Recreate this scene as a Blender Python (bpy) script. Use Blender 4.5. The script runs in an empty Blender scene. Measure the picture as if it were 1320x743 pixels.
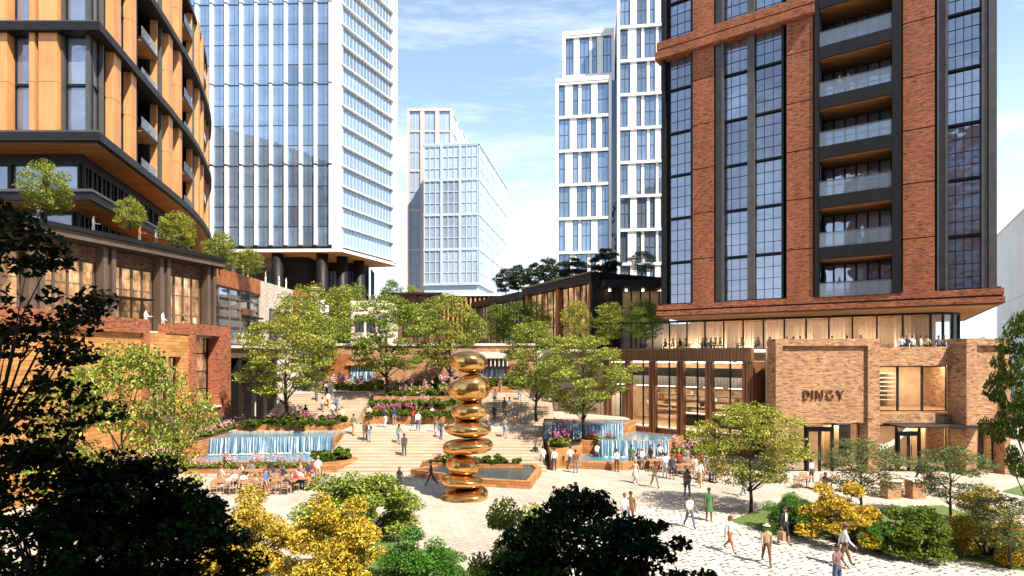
import bpy, bmesh, math, random
import numpy as np
from mathutils import Vector, Matrix
R = math.radians
random.seed(7)
rng = np.random.default_rng(7)
S = bpy.context.scene
COL = S.collection
F, CX, HY, HC = 720.0, 660.0, 458.0, 8.7     # focal length in photo px, principal x, horizon row, eye height

# ------------------------------------------------------------------ helpers
WL = {}; KIDS = {}
def at(px, py, Y):
    return Vector(((px - CX) / F * Y, Y, HC - (py - HY) / F * Y))
def gpt(px, py, z=0.0):
    Y = (HC - z) * F / (py - HY)
    return Vector(((px - CX) / F * Y, Y, z))

def tag(o, label=None, cat=None, group=None, kind=None):
    if label: o['label'] = label
    if cat: o['category'] = cat
    if group: o['group'] = group
    if kind: o['kind'] = kind
    return o
def thing(name, label, cat, loc, rz=0, group=None):
    o = bpy.data.objects.new(name, None); COL.objects.link(o)
    o.empty_display_size = .3
    o.location = loc; o.rotation_euler = (0, 0, rz); WL[o.name] = Vector(loc)
    return tag(o, label, cat, group)

class MB:
    def __init__(s): s.v = []; s.f = []
    def add(s, vs, fs):
        b = len(s.v); s.v += [tuple(p) for p in vs]; s.f += [tuple(b + i for i in q) for q in fs]; return s
    def hexa(s, p):      # p: 4 bottom ccw, 4 top ccw
        return s.add(p, [(3, 2, 1, 0), (4, 5, 6, 7), (0, 1, 5, 4), (1, 2, 6, 5), (2, 3, 7, 6), (3, 0, 4, 7)])
    def box(s, x0, x1, y0, y1, z0, z1):
        return s.hexa([(x0, y0, z0), (x1, y0, z0), (x1, y1, z0), (x0, y1, z0), (x0, y0, z1), (x1, y0, z1), (x1, y1, z1), (x0, y1, z1)])
    def prism(s, poly, z0, z1):
        n = len(poly)
        a = sum(poly[i][0] * poly[(i + 1) % n][1] - poly[(i + 1) % n][0] * poly[i][1] for i in range(n))
        if a < 0: poly = poly[::-1]
        vs = [(x, y, z0) for x, y in poly] + [(x, y, z1) for x, y in poly]
        return s.add(vs, [tuple(range(n))[::-1], tuple(range(n, 2 * n))] + [(i, (i + 1) % n, n + (i + 1) % n, n + i) for i in range(n)])
    def tube(s, pts, rs, n=8, cap=True):
        pts = [Vector(p) for p in pts]
        rings = []; b = len(s.v)
        for i, p in enumerate(pts):
            d = (pts[min(i + 1, len(pts) - 1)] - pts[max(i - 1, 0)])
            d = d.normalized() if d.length > 1e-6 else Vector((0, 0, 1))
            a = Vector((1, 0, 0)) if abs(d.x) < .8 else Vector((0, 1, 0))
            e1 = d.cross(a).normalized(); e2 = d.cross(e1)
            r = rs[i] if hasattr(rs, '__len__') else rs
            for k in range(n):
                t = 2 * math.pi * k / n
                s.v.append(tuple(p + (e1 * math.cos(t) + e2 * math.sin(t)) * r))
        for i in range(len(pts) - 1):
            for k in range(n):
                k2 = (k + 1) % n
                s.f.append((b + i * n + k, b + i * n + k2, b + (i + 1) * n + k2, b + (i + 1) * n + k))
        if cap:
            s.f.append(tuple(b + k for k in range(n))[::-1])
            s.f.append(tuple(b + (len(pts) - 1) * n + k for k in range(n)))
        return s
    def ball(s, c, rx, ry, rz, nu=14, nv=8, lo=-1.0):
        b = len(s.v); c = Vector(c)
        for j in range(nv + 1):
            a = math.asin(lo) + (math.pi / 2 - math.asin(lo)) * j / nv
            for i in range(nu):
                t = 2 * math.pi * i / nu
                s.v.append((c.x + rx * math.cos(a) * math.cos(t), c.y + ry * math.cos(a) * math.sin(t), c.z + rz * math.sin(a)))
        for j in range(nv):
            for i in range(nu):
                i2 = (i + 1) % nu
                s.f.append((b + j * nu + i, b + j * nu + i2, b + (j + 1) * nu + i2, b + (j + 1) * nu + i))
        return s

def mesh_obj(name, verts, faces, mat, parent=None, smooth=False, off=(0, 0, 0), uv=True):
    off = Vector(off)
    if off.length > 0: verts = [(v[0] - off.x, v[1] - off.y, v[2] - off.z) for v in verts]
    me = bpy.data.meshes.new(name)
    me.from_pydata(verts, [], faces); me.update()
    if uv:
        ul = me.uv_layers.new(name='UVMap'); 
        for p in me.polygons:
            n = p.normal
            for li in p.loop_indices:
                c = me.vertices[me.loops[li].vertex_index].co + off
                if abs(n.z) > .75: ul.data[li].uv = (c.x, c.y)
                else:
                    h = math.hypot(n.x, n.y) or 1
                    ul.data[li].uv = ((-n.y * c.x + n.x * c.y) / h, c.z)
    if smooth:
        for p in me.polygons: p.use_smooth = True
    for m in (mat if isinstance(mat, (list, tuple)) else [mat]):
        if m: me.materials.append(m)
    o = bpy.data.objects.new(name, me); COL.objects.link(o)
    if parent:
        o.parent = parent; KIDS.setdefault(parent.name, []).append(o)
    return o
def part(name, mb, mat, parent, smooth=False, label=None):
    """mesh in world coordinates -> child part of a placed thing"""
    o = mesh_obj(name, mb.v, mb.f, mat, parent, smooth, WL[parent.name])
    WL[o.name] = WL[parent.name]
    if label: o['label'] = label
    return o
def lpart(name, mb, mat, parent, smooth=False):
    """mesh already in the thing's local coordinates"""
    o = mesh_obj(name, mb.v, mb.f, mat, parent, smooth)
    WL[o.name] = WL.get(parent.name, Vector((0, 0, 0)))
    return o
def solid(name, mb, mat, label=None, cat=None, group=None, kind=None, smooth=False):
    """top-level single mesh with its origin at its base"""
    xs = np.array(mb.v); c = Vector((xs[:, 0].mean(), xs[:, 1].mean(), xs[:, 2].min()))
    o = mesh_obj(name, mb.v, mb.f, mat, None, smooth, c); o.location = c; WL[o.name] = c
    return tag(o, label, cat, group, kind)
def dup(o, loc=None, rz=None, sc=None, label=None, group=None, parent=None):
    c = o.copy(); COL.objects.link(c)
    if parent:
        c.parent = parent; KIDS.setdefault(parent.name, []).append(c)
    if loc is not None: c.location = loc
    if rz is not None: c.rotation_euler = (0, 0, rz)
    if sc is not None: c.scale = sc if hasattr(sc, '__len__') else (sc, sc, sc)
    if label: c['label'] = label
    if group: c['group'] = group
    for ch in list(KIDS.get(o.name, [])):
        dup(ch, parent=c)
    return c
class Fac:
    """a vertical facade plane: u along it, n outwards (towards the camera), z up"""
    def __init__(s, A, B, out=None):
        s.A = Vector(A); s.B = Vector(B); s.d = (s.B - s.A).normalized(); s.L = (s.B - s.A).length
        n = Vector((-s.d.y, s.d.x))
        ref = Vector(out) if out else -s.A
        s.n = n if n.dot(ref) > 0 else -n
    def u(s, px):
        k = (px - CX) / F
        return (k * s.A.y - s.A.x) / (s.d.x - k * s.d.y)
    def Y(s, px): return s.A.y + s.d.y * s.u(px)
    def z(s, px, py): return HC - (py - HY) / F * s.Y(px)
    def P(s, u, n, z):
        q = s.A + s.d * u + s.n * n
        return (q.x, q.y, z)
    def box(s, mb, u0, u1, z0, z1, n0, n1):
        if u0 > u1: u0, u1 = u1, u0
        q = [s.P(u0, n0, z0), s.P(u1, n0, z0), s.P(u1, n1, z0), s.P(u0, n1, z0), s.P(u0, n0, z1), s.P(u1, n0, z1), s.P(u1, n1, z1), s.P(u0, n1, z1)]
        if s.d.x * s.n.y - s.d.y * s.n.x < 0:
            q = [q[3], q[2], q[1], q[0], q[7], q[6], q[5], q[4]]
        mb.hexa(q); return mb
    def part(s, name, mat, parent, boxes, label=None):
        mb = MB()
        for b in boxes: s.box(mb, *b)
        return part(name, mb, mat, parent, label=label)

def windows(root, cells, mat, fmat=None, limit=96, fw=.07, fd=.12):
    """cells: (Fac, u0,u1,z0,z1,n, nx, ny); each pane a part of its own with its frame below it"""
    def size(c):
        p = c[0].P((c[1] + c[2]) / 2, 0, 0)
        return -abs((c[2] - c[1]) * (c[4] - c[3])) / max(p[1], 1) ** 2
    cells = sorted(cells, key=size)
    rest_p, rest_f = MB(), MB()
    for i, (fc, u0, u1, z0, z1, n, nx, ny) in enumerate(cells):
        if u0 > u1: u0, u1 = u1, u0
        pm = MB() if i < limit else rest_p
        fc.box(pm, u0, u1, z0, z1, n - .03, n)
        if i < limit: w = part('window', pm, mat, root)
        if fmat:
            fm = MB() if i < limit else rest_f
            fc.box(fm, u0, u0 + fw, z0, z1, n + .003, n + fd); fc.box(fm, u1 - fw, u1, z0, z1, n + .003, n + fd)
            fc.box(fm, u0 + fw, u1 - fw, z0, z0 + fw, n + .003, n + fd); fc.box(fm, u0 + fw, u1 - fw, z1 - fw, z1, n + .003, n + fd)
            for k in range(1, nx):
                x = u0 + (u1 - u0) * k / nx
                fc.box(fm, x - fw * .4, x + fw * .4, z0 + fw, z1 - fw, n + .003, n + fd * .8)
            for k in range(1, ny):
                y = z0 + (z1 - z0) * k / ny
                fc.box(fm, u0 + fw, u1 - fw, y - fw * .4, y + fw * .4, n + .003, n + fd * .7)
            if i < limit: part('frame', fm, fmat, w)
    if rest_p.v:
        w = part('window', rest_p, mat, root); w['kind'] = 'stuff'
        if rest_f.v: part('frame', rest_f, fmat, w)['kind'] = 'stuff'

# ------------------------------------------------------------------ materials
def nodes(name):
    m = bpy.data.materials.new(name); m.use_nodes = True
    nt = m.node_tree; b = nt.nodes['Principled BSDF']
    return m, nt, b
def N(nt, t, **kw):
    n = nt.nodes.new(t)
    for k, v in kw.items():
        if k in n.inputs.keys(): n.inputs[k].default_value = v
        else: setattr(n, k, v)
    return n
def rgb(c): return (c[0], c[1], c[2], 1)
def mixc(nt, fac, a, b, mode='MIX'):
    m = nt.nodes.new('ShaderNodeMix'); m.data_type = 'RGBA'; m.blend_type = mode
    for sock, v in ((m.inputs[0], fac), (m.inputs[6], a), (m.inputs[7], b)):
        if hasattr(v, 'is_output'): nt.links.new(v, sock)
        elif isinstance(v, (int, float)): sock.default_value = v
        else: sock.default_value = rgb(v)
    return m.outputs[2]
def coord(nt, kind='Object', scale=(1, 1, 1), rot=(0, 0, 0)):
    t = nt.nodes.new('ShaderNodeTexCoord'); mp = nt.nodes.new('ShaderNodeMapping')
    mp.inputs['Scale'].default_value = scale; mp.inputs['Rotation'].default_value = rot
    nt.links.new(t.outputs[kind], mp.inputs[0]); return mp.outputs[0]
def noise(nt, vec, scale, detail=4, rough=.6):
    n = N(nt, 'ShaderNodeTexNoise', Scale=scale, Detail=detail, Roughness=rough)
    nt.links.new(vec, n.inputs['Vector']); return n.outputs[0]
def ramp(nt, fac, stops):
    r = nt.nodes.new('ShaderNodeValToRGB'); e = r.color_ramp.elements
    while len(e) < len(stops): e.new(.5)
    for i, (p, c) in enumerate(stops):
        e[i].position = p; e[i].color = rgb(c) if hasattr(c, '__len__') else (c, c, c, 1)
    nt.links.new(fac, r.inputs[0]); return r.outputs[0]
def bump(nt, b, h, st=.3, d=.05):
    n = N(nt, 'ShaderNodeBump', Strength=st, Distance=d); nt.links.new(h, n.inputs['Height']); nt.links.new(n.outputs[0], b.inputs['Normal'])

def plain(name, c, rough=.6, metal=0, var=.18, scale=1.5, kind='Object', sc=(1, 1, 1), bmp=0, spec=.4):
    m, nt, b = nodes(name)
    b.inputs['Roughness'].default_value = rough; b.inputs['Metallic'].default_value = metal
    b.inputs['Specular IOR Level'].default_value = spec
    v = coord(nt, kind, sc); f = noise(nt, v, scale, 5)
    lo = tuple(max(0, x * (1 - var)) for x in c); hi = tuple(min(1, x * (1 + var)) for x in c)
    nt.links.new(ramp(nt, f, [(.3, lo), (.7, hi)]), b.inputs['Base Color'])
    if bmp: bump(nt, b, f, bmp)
    return m
def brick(name, c1, c2, mortar, w=.46, h=.15, mo=.016, patch=.6, dark=(.05, .025, .02)):
    m, nt, b = nodes(name); b.inputs['Roughness'].default_value = .85; b.inputs['Specular IOR Level'].default_value = .2
    t = nt.nodes.new('ShaderNodeTexCoord'); uv = t.outputs['UV']
    br = N(nt, 'ShaderNodeTexBrick', Scale=1.0); br.inputs['Mortar Size'].default_value = mo
    br.inputs['Brick Width'].default_value = w; br.inputs['Row Height'].default_value = h
    br.inputs['Color1'].default_value = rgb(c1); br.inputs['Color2'].default_value = rgb(c2); br.inputs['Mortar'].default_value = rgb(mortar)
    br.inputs['Bias'].default_value = 0.0
    nt.links.new(uv, br.inputs['Vector'])
    mp = nt.nodes.new('ShaderNodeMapping'); mp.inputs['Scale'].default_value = (1.6, 5.5, 1); nt.links.new(uv, mp.inputs[0])
    f1 = ramp(nt, noise(nt, mp.outputs[0], 1.2, 3, .7), [(.50, 0.0), (.64, .85)])
    c = mixc(nt, f1, br.outputs[0], dark)
    mp2 = nt.nodes.new('ShaderNodeMapping'); mp2.inputs['Location'].default_value = (13, 5, 0); mp2.inputs['Scale'].default_value = (1.3, 5, 1); nt.links.new(uv, mp2.inputs[0])
    f2 = ramp(nt, noise(nt, mp2.outputs[0], 1.1, 3, .7), [(.55, 0.0), (.72, .5)])
    c = mixc(nt, f2, c, tuple(min(.8, x * 1.7 + .03) for x in c1))
    mp3 = nt.nodes.new('ShaderNodeMapping'); mp3.inputs['Scale'].default_value = (1.1, .22, 1); nt.links.new(uv, mp3.inputs[0]); f3 = noise(nt, mp3.outputs[0], .5, 6, .65)
    c = mixc(nt, patch, c, ramp(nt, f3, [(.3, .55), (.7, 1.15)]), 'MULTIPLY')
    nt.links.new(c, b.inputs['Base Color'])
    bump(nt, b, br.outputs[1], -.4, .03)
    return m
def planks(name, c, w=.3, l=3.0, rough=.65, gap=.01, var=.3, rot=False, gapc=(.02, .012, .008)):
    m, nt, b = nodes(name); b.inputs['Roughness'].default_value = rough; b.inputs['Specular IOR Level'].default_value = .12
    t = nt.nodes.new('ShaderNodeTexCoord'); mp = nt.nodes.new('ShaderNodeMapping')
    if rot: mp.inputs['Rotation'].default_value = (0, 0, R(90))
    nt.links.new(t.outputs['UV'], mp.inputs[0])
    br = N(nt, 'ShaderNodeTexBrick', Scale=1.0); br.inputs['Mortar Size'].default_value = gap
    br.inputs['Brick Width'].default_value = l; br.inputs['Row Height'].default_value = w
    br.inputs['Color1'].default_value = rgb(tuple(x * (1 - var) for x in c)); br.inputs['Color2'].default_value = rgb(tuple(min(1, x * (1 + var)) for x in c))
    br.inputs['Mortar'].default_value = rgb(gapc); nt.links.new(mp.outputs[0], br.inputs['Vector'])
    mp2 = nt.nodes.new('ShaderNodeMapping'); mp2.inputs['Scale'].default_value = (.6, 7, 1); nt.links.new(mp.outputs[0], mp2.inputs[0])
    g = ramp(nt, noise(nt, mp2.outputs[0], 2, 5), [(.3, .72), (.7, 1.1)])
    nt.links.new(mixc(nt, .6, br.outputs[0], g, 'MULTIPLY'), b.inputs['Base Color'])
    return m
def glass(name, c, rough=.04, ior=1.9, var=.35, wav=.02, scale=(.12, .12, .2), met=.55):
    """coated facade glazing: dark body, mirror-like coat, panes slightly uneven"""
    m, nt, b = nodes(name); b.inputs['Roughness'].default_value = rough; b.inputs['IOR'].default_value = ior
    b.inputs['Specular IOR Level'].default_value = .7; b.inputs['Metallic'].default_value = met
    g = nt.nodes.new('ShaderNodeNewGeometry')
    v = coord(nt, 'Object', scale); f = noise(nt, v, 1.6, 3)
    a = mixc(nt, f, tuple(x * (1 - var) for x in c), tuple(x * (1 + var) for x in c))
    o = nt.nodes.new('ShaderNodeObjectInfo')
    nt.links.new(mixc(nt, .7, a, ramp(nt, o.outputs['Random'], [(0, .5), (1, 1.3)]), 'MULTIPLY'), b.inputs['Base Color'])
    bump(nt, b, noise(nt, coord(nt, 'Object', (1, 1, 1)), .45, 2), wav, 1)
    return m
def clear(name, tint=(.9, .93, .95), refl=.22):
    """clear pane: see-through with a mirror coat"""
    m = bpy.data.materials.new(name); m.use_nodes = True; nt = m.node_tree; nt.nodes.clear()
    out = nt.nodes.new('ShaderNodeOutputMaterial'); mx = nt.nodes.new('ShaderNodeMixShader')
    tr = nt.nodes.new('ShaderNodeBsdfTransparent'); tr.inputs[0].default_value = rgb(tint)
    gl = nt.nodes.new('ShaderNodeBsdfGlossy'); gl.inputs['Roughness'].default_value = .02
    lw = N(nt, 'ShaderNodeLayerWeight', Blend=refl); nt.links.new(lw.outputs['Fresnel'], mx.inputs[0])
    nt.links.new(tr.outputs[0], mx.inputs[1]); nt.links.new(gl.outputs[0], mx.inputs[2]); nt.links.new(mx.outputs[0], out.inputs[0])
    return m
def emit(name, c, st):
    m, nt, b = nodes(name); b.inputs['Base Color'].default_value = rgb(c)
    b.inputs['Emission Color'].default_value = rgb(c); b.inputs['Emission Strength'].default_value = st; return m
def leaf(name, dark, light, trans=.3, rough=.5, spec=.2):
    m = bpy.data.materials.new(name); m.use_nodes = True; nt = m.node_tree; b = nt.nodes['Principled BSDF']; out = nt.nodes['Material Output']
    g = nt.nodes.new('ShaderNodeNewGeometry')
    c = ramp(nt, g.outputs['Random Per Island'], [(0, dark), (.55, tuple((a + b_) / 2 for a, b_ in zip(dark, light))), (1, light)])
    f = noise(nt, coord(nt, 'Object'), 1.1, 2)
    c = mixc(nt, .8, c, ramp(nt, f, [(.3, .7), (.7, 1.25)]), 'MULTIPLY')
    oi = nt.nodes.new('ShaderNodeObjectInfo'); c = mixc(nt, 1, c, ramp(nt, oi.outputs['Random'], [(0, (.74, .88, .75)), (.5, (1, 1, 1)), (1, (1.08, 1.03, .9))]), 'MULTIPLY')
    nt.links.new(c, b.inputs['Base Color']); b.inputs['Roughness'].default_value = rough; b.inputs['Specular IOR Level'].default_value = spec
    t = nt.nodes.new('ShaderNodeBsdfTranslucent'); nt.links.new(mixc(nt, 1, c, (1.0, 1.0, .55), 'MULTIPLY'), t.inputs[0])
    mx = nt.nodes.new('ShaderNodeMixShader'); mx.inputs[0].default_value = trans
    nt.links.new(b.outputs[0], mx.inputs[1]); nt.links.new(t.outputs[0], mx.inputs[2]); nt.links.new(mx.outputs[0], out.inputs[0])
    return m

MT = {}
MT['brick_red'] = brick('red_brick', (.46, .155, .07), (.33, .10, .048), (.22, .11, .07))
MT['brick_tan'] = brick('tan_brick', (.55, .315, .17), (.39, .20, .10), (.3, .18, .11), w=.4, h=.14, dark=(.10, .045, .025))
MT['brick_white'] = brick('whitewashed_brick', (.62, .56, .50), (.52, .45, .39), (.45, .38, .32), dark=(.25, .13, .08))
MT['brick_dark'] = brick('umber_brick', (.22, .13, .085), (.14, .08, .05), (.05, .035, .03))
MT['orange_stone'] = planks('orange_stone_courses', (.52, .25, .085), w=.28, l=1.1, rough=.75, gap=.012, var=.25, gapc=(.16, .07, .025))
MT['planter_stone'] = planks('ochre_stone_planter', (.44, .20, .075), w=.22, l=.6, rough=.8, gap=.012, var=.28, gapc=(.14, .07, .03))
MT['wood_panel'] = plain('terracotta_timber_panel', (.57, .26, .095), .5, var=.2, scale=.8, sc=(2, 2, .25))
MT['soffit'] = planks('timber_soffit', (.42, .2, .075), w=.22, l=5, rough=.75, var=.2)
MT['soffit_warm'] = planks('pale_timber_lining', (.62, .38, .18), w=.5, l=6, rough=.4, var=.12, rot=True, gap=.006)
MT['dark_steel'] = plain('dark_steel', (.011, .0105, .011), .5, .0, .3, spec=.25)
MT['grey_steel'] = plain('grey_steel', (.085, .08, .077), .5, .2, .2)
MT['taupe_steel'] = plain('taupe_steel', (.17, .125, .095), .5, .2, .25, 1.2, sc=(1, 1, .3))
MT['gallery_steel'] = plain('umber_steel', (.115, .082, .06), .5, .2, .25, 1.2, sc=(1, 1, .3))
MT['bronze'] = plain('bronze_cladding', (.27, .125, .06), .38, .45, .3, 1.2, sc=(1, 1, .25))
MT['rust'] = plain('rust_red_steel', (.30, .10, .035), .6, .1, .35, 1.4)
MT['white'] = plain('white_cladding', (.80, .79, .77), .5, 0, .04)
MT['white_metal'] = plain('white_fin_metal', (.82, .82, .81), .35, 0, .03)
MT['cream'] = plain('cream_concrete', (.62, .54, .45), .8, 0, .12, bmp=.1)
MT['pink_frame'] = plain('pale_pink_frame', (.62, .45, .40), .6, 0, .08)
MT['pale_grey'] = plain('pale_grey_render', (.82, .82, .82), .85, 0, .08, .3)
MT['glass_blue'] = glass('blue_curtain_glass', (.23, .32, .45), ior=1.7)
MT['glass_pale'] = glass('pale_curtain_glass', (.50, .62, .77), ior=1.6, var=.08, met=.3, rough=.12)  # pale blue haze of the far tower mixed into the glass colour
MT['glass_side'] = glass('side_curtain_glass', (.27, .38, .50), ior=1.7, var=.1, met=.4)
MT['glass_dark'] = glass('dark_window_glass', (.09, .115, .16), ior=1.8, wav=.05)
MT['glass_slate'] = glass('slate_window_glass', (.29, .325, .42), ior=1.9, wav=.06)
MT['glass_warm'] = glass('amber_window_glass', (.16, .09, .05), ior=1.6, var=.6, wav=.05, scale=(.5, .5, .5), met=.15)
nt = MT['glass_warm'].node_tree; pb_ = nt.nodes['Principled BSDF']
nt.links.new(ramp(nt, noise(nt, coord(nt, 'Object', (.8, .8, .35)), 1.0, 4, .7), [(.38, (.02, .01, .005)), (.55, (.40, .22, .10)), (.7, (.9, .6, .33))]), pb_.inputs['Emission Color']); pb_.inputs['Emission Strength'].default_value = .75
MT['haze_frame'] = plain('blue_haze_frame', (.44, .53, .64), .6, 0, .06)  # far tower frame, blue haze mixed into its colour
MT['clear'] = clear('clear_glass')
MT['rail_glass'] = clear('balustrade_glass', (.75, .82, .88), .4)
nt = MT['rail_glass'].node_tree; mo_ = next(n for n in nt.nodes if n.type == 'OUTPUT_MATERIAL'); fr = nt.nodes.new('ShaderNodeBsdfPrincipled'); fr.inputs['Base Color'].default_value = (.5, .58, .68, 1); fr.inputs['Roughness'].default_value = .15
m2 = nt.nodes.new('ShaderNodeMixShader'); m2.inputs[0].default_value = .2; nt.links.new(mo_.inputs[0].links[0].from_socket, m2.inputs[1]); nt.links.new(fr.outputs[0], m2.inputs[2]); nt.links.new(m2.outputs[0], mo_.inputs[0])
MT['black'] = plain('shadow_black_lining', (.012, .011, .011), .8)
MT['lamp'] = emit('warm_ceiling_light', (1, .80, .58), 13)
MT['interior'] = plain('warm_plaster', (.66, .46, .28), .8, 0, .25, .9)
MT['curtain'] = planks('pale_pleated_lining', (.72, .57, .41), w=.35, l=6, rough=.7, var=.1, rot=True, gap=.008, gapc=(.3, .2, .1))
MT['floor_in'] = plain('timber_floor', (.3, .18, .1), .6)
MT['white_band'] = planks('white_slat_fascia', (.75, .70, .60), w=.3, l=4, rough=.6, gap=.02, var=.04, rot=True, gapc=(.2, .16, .12))
MT['copper'] = plain('polished_copper', (.66, .36, .12), .13, .95, .42, 1.1, sc=(1, 1, 3.2), bmp=.05)
MT['bark'] = plain('tree_bark', (.05, .034, .024), .9, 0, .4, 6, sc=(1, 1, .3), bmp=.4)
MT['soil'] = plain('planter_soil', (.045, .028, .018), .95, 0, .4, 5)
MT['grass'] = plain('lawn_grass', (.085, .125, .028), .9, 0, .45, 7, bmp=.5)
MT['stair'] = planks('stone_treads', (.47, .36, .26), w=.3, l=1.4, rough=.8, gap=.006, var=.16, gapc=(.2, .14, .1))

def paving():
    m, nt, b = nodes('pale_plaza_paving'); b.inputs['Roughness'].default_value = .82; b.inputs['Specular IOR Level'].default_value = .25
    v = coord(nt, 'Object', rot=(0, 0, R(32)))
    br = N(nt, 'ShaderNodeTexBrick', Scale=1.0); br.inputs['Mortar Size'].default_value = .022; br.inputs['Brick Width'].default_value = .62; br.inputs['Row Height'].default_value = .3
    br.inputs['Color1'].default_value = (.50, .43, .355, 1); br.inputs['Color2'].default_value = (.40, .335, .27, 1); br.inputs['Mortar'].default_value = (.26, .215, .165, 1)
    nt.links.new(v, br.inputs['Vector'])
    c = mixc(nt, .7, br.outputs[0], ramp(nt, noise(nt, coord(nt), .22, 5), [(.32, .68), (.66, 1.12)]), 'MULTIPLY')
    nt.links.new(c, b.inputs['Base Color']); return m
def cobbles():
    m, nt, b = nodes('white_cobbles'); b.inputs['Roughness'].default_value = .85; b.inputs['Specular IOR Level'].default_value = .2
    v = coord(nt, 'Object', rot=(0, 0, R(-24)))
    nz = N(nt, 'ShaderNodeTexNoise', Scale=1.3, Detail=2); nt.links.new(v, nz.inputs['Vector'])
    add = nt.nodes.new('ShaderNodeMix'); add.data_type = 'VECTOR'; add.inputs[0].default_value = .12
    nt.links.new(v, add.inputs[4]); nt.links.new(nz.outputs[1], add.inputs[5])
    br = N(nt, 'ShaderNodeTexBrick', Scale=1.0); br.inputs['Mortar Size'].default_value = .034; br.inputs['Mortar Smooth'].default_value = .3
    br.inputs['Brick Width'].default_value = .34; br.inputs['Row Height'].default_value = .24
    br.inputs['Color1'].default_value = (.56, .52, .46, 1); br.inputs['Color2'].default_value = (.46, .42, .37, 1); br.inputs['Mortar'].default_value = (.42, .385, .33, 1)
    nt.links.new(add.outputs[1], br.inputs['Vector'])
    f = ramp(nt, noise(nt, v, 3.6, 2), [(.47, 0), (.54, 1)])
    mm = N(nt, 'ShaderNodeMath', operation='MULTIPLY'); nt.links.new(f, mm.inputs[0]); nt.links.new(br.outputs[1], mm.inputs[1])
    c = mixc(nt, mm.outputs[0], br.outputs[0], (.035, .03, .02))
    nt.links.new(c, b.inputs['Base Color']); bump(nt, b, br.outputs[1], -.5, .04); return m
def water(name, c, rough=.06):
    m, nt, b = nodes(name); b.inputs['Base Color'].default_value = rgb(c); b.inputs['Roughness'].default_value = rough; b.inputs['IOR'].default_value = 1.33
    bump(nt, b, noise(nt, coord(nt, 'Object', (1.2, 3, 1)), 2.2, 3), .12, .2)
    nt.links.new(mixc(nt, noise(nt, coord(nt), .8, 3), tuple(x * .7 for x in c), tuple(x * 1.4 for x in c)), b.inputs['Base Color']); return m
def fall():
    m, nt, b = nodes('falling_water'); b.inputs['Roughness'].default_value = .25
    v = coord(nt, 'UV', (5.2, .13, 1)); f = noise(nt, v, 1.7, 6, .72)
    c = ramp(nt, f, [(.40, (.015, .045, .08)), (.49, (.07, .155, .24)), (.54, (.24, .36, .46)), (.60, (.78, .84, .88))])
    nt.links.new(c, b.inputs['Base Color']); bump(nt, b, f, .3, .08)
    tr = nt.nodes.new('ShaderNodeBsdfTransparent'); tr.inputs[0].default_value = (.7, .82, .88, 1); mx = nt.nodes.new('ShaderNodeMixShader'); out = nt.nodes['Material Output']
    nt.links.new(ramp(nt, f, [(.40, .6), (.5, 1)]), mx.inputs[0]); nt.links.new(tr.outputs[0], mx.inputs[1]); nt.links.new(b.outputs[0], mx.inputs[2]); nt.links.new(mx.outputs[0], out.inputs[0]); return m
MT['paving'] = paving(); MT['cobble'] = cobbles(); MT['water'] = water('pool_water', (.08, .19, .25)); MT['water_dark'] = water('still_dark_water', (.03, .055, .065)); MT['fall'] = fall()
MT['ground'] = plain('far_ground', (.2, .18, .15), .9)
MT['leaf_tree'] = leaf('plane_tree_leaf', (.085, .125, .016), (.48, .49, .095), .2)
MT['leaf_mid'] = leaf('shrub_leaf', (.05, .10, .014), (.2, .26, .04))
MT['leaf_bright'] = leaf('bright_green_leaf', (.04, .13, .015), (.17, .32, .05))
MT['leaf_yellow'] = leaf('golden_leaf', (.24, .16, .015), (.80, .58, .07), .2)
MT['leaf_olive'] = leaf('grey_green_leaf', (.07, .10, .035), (.26, .29, .12), .25)
MT['leaf_dark'] = leaf('shade_darkened_leaf', (.006, .011, .003), (.022, .036, .008), .12, .6, .08)  # foreground shade painted into a near-black leaf colour
MT['leaf_palm'] = leaf('dark_palm_leaf', (.015, .03, .012), (.05, .07, .03), .1)
MT['blossom'] = leaf('pink_blossom', (.52, .24, .30), (.82, .60, .60), .2)
MT['blossom_deep'] = leaf('magenta_blossom', (.46, .08, .24), (.70, .30, .46), .2)
MT['chairwood'] = plain('chair_timber', (.36, .22, .13), .6)
MT['tabletop'] = plain('table_timber', (.36, .17, .08), .5)

# ------------------------------------------------------------------ camera, sun, sky
cam = bpy.data.cameras.new('camera'); camo = bpy.data.objects.new('camera', cam); COL.objects.link(camo)
camo.location = (0, 0, HC); camo.rotation_euler = (R(90), 0, 0)
cam.sensor_width = 36; cam.lens = F / 1320 * 36; cam.shift_y = (HY - 371.5) / 1320; cam.clip_start = .1; cam.clip_end = 5000
S.camera = camo
AZX, AZY, EL = .68, -.73, R(52)
sd = Vector((AZX * math.cos(EL), AZY * math.cos(EL), math.sin(EL))).normalized()
sl = bpy.data.lights.new('sun', 'SUN'); so = bpy.data.objects.new('sun', sl); COL.objects.link(so)
sl.energy = 5.0; sl.angle = R(.5); sl.color = (1, .91, .78)
so.rotation_euler = (-sd).to_track_quat('-Z', 'Y').to_euler(); so.location = (40, -40, 80)
w = bpy.data.worlds.new('World'); S.world = w; w.use_nodes = True; nt = w.node_tree
bg = nt.nodes['Background']; sky = nt.nodes.new('ShaderNodeTexSky'); sky.sky_type = 'NISHITA'; sky.sun_disc = False
sky.sun_elevation = EL; sky.sun_rotation = math.atan2(AZX, AZY); sky.air_density = 1.0; sky.dust_density = .3; sky.ozone_density = 1.5
cv = coord(nt, 'Generated', (1.0, 2.4, 7.5), (R(14), R(22), R(30)))
cl = ramp(nt, noise(nt, cv, 2.0, 10, .66), [(.47, 0), (.82, .75)])
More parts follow.
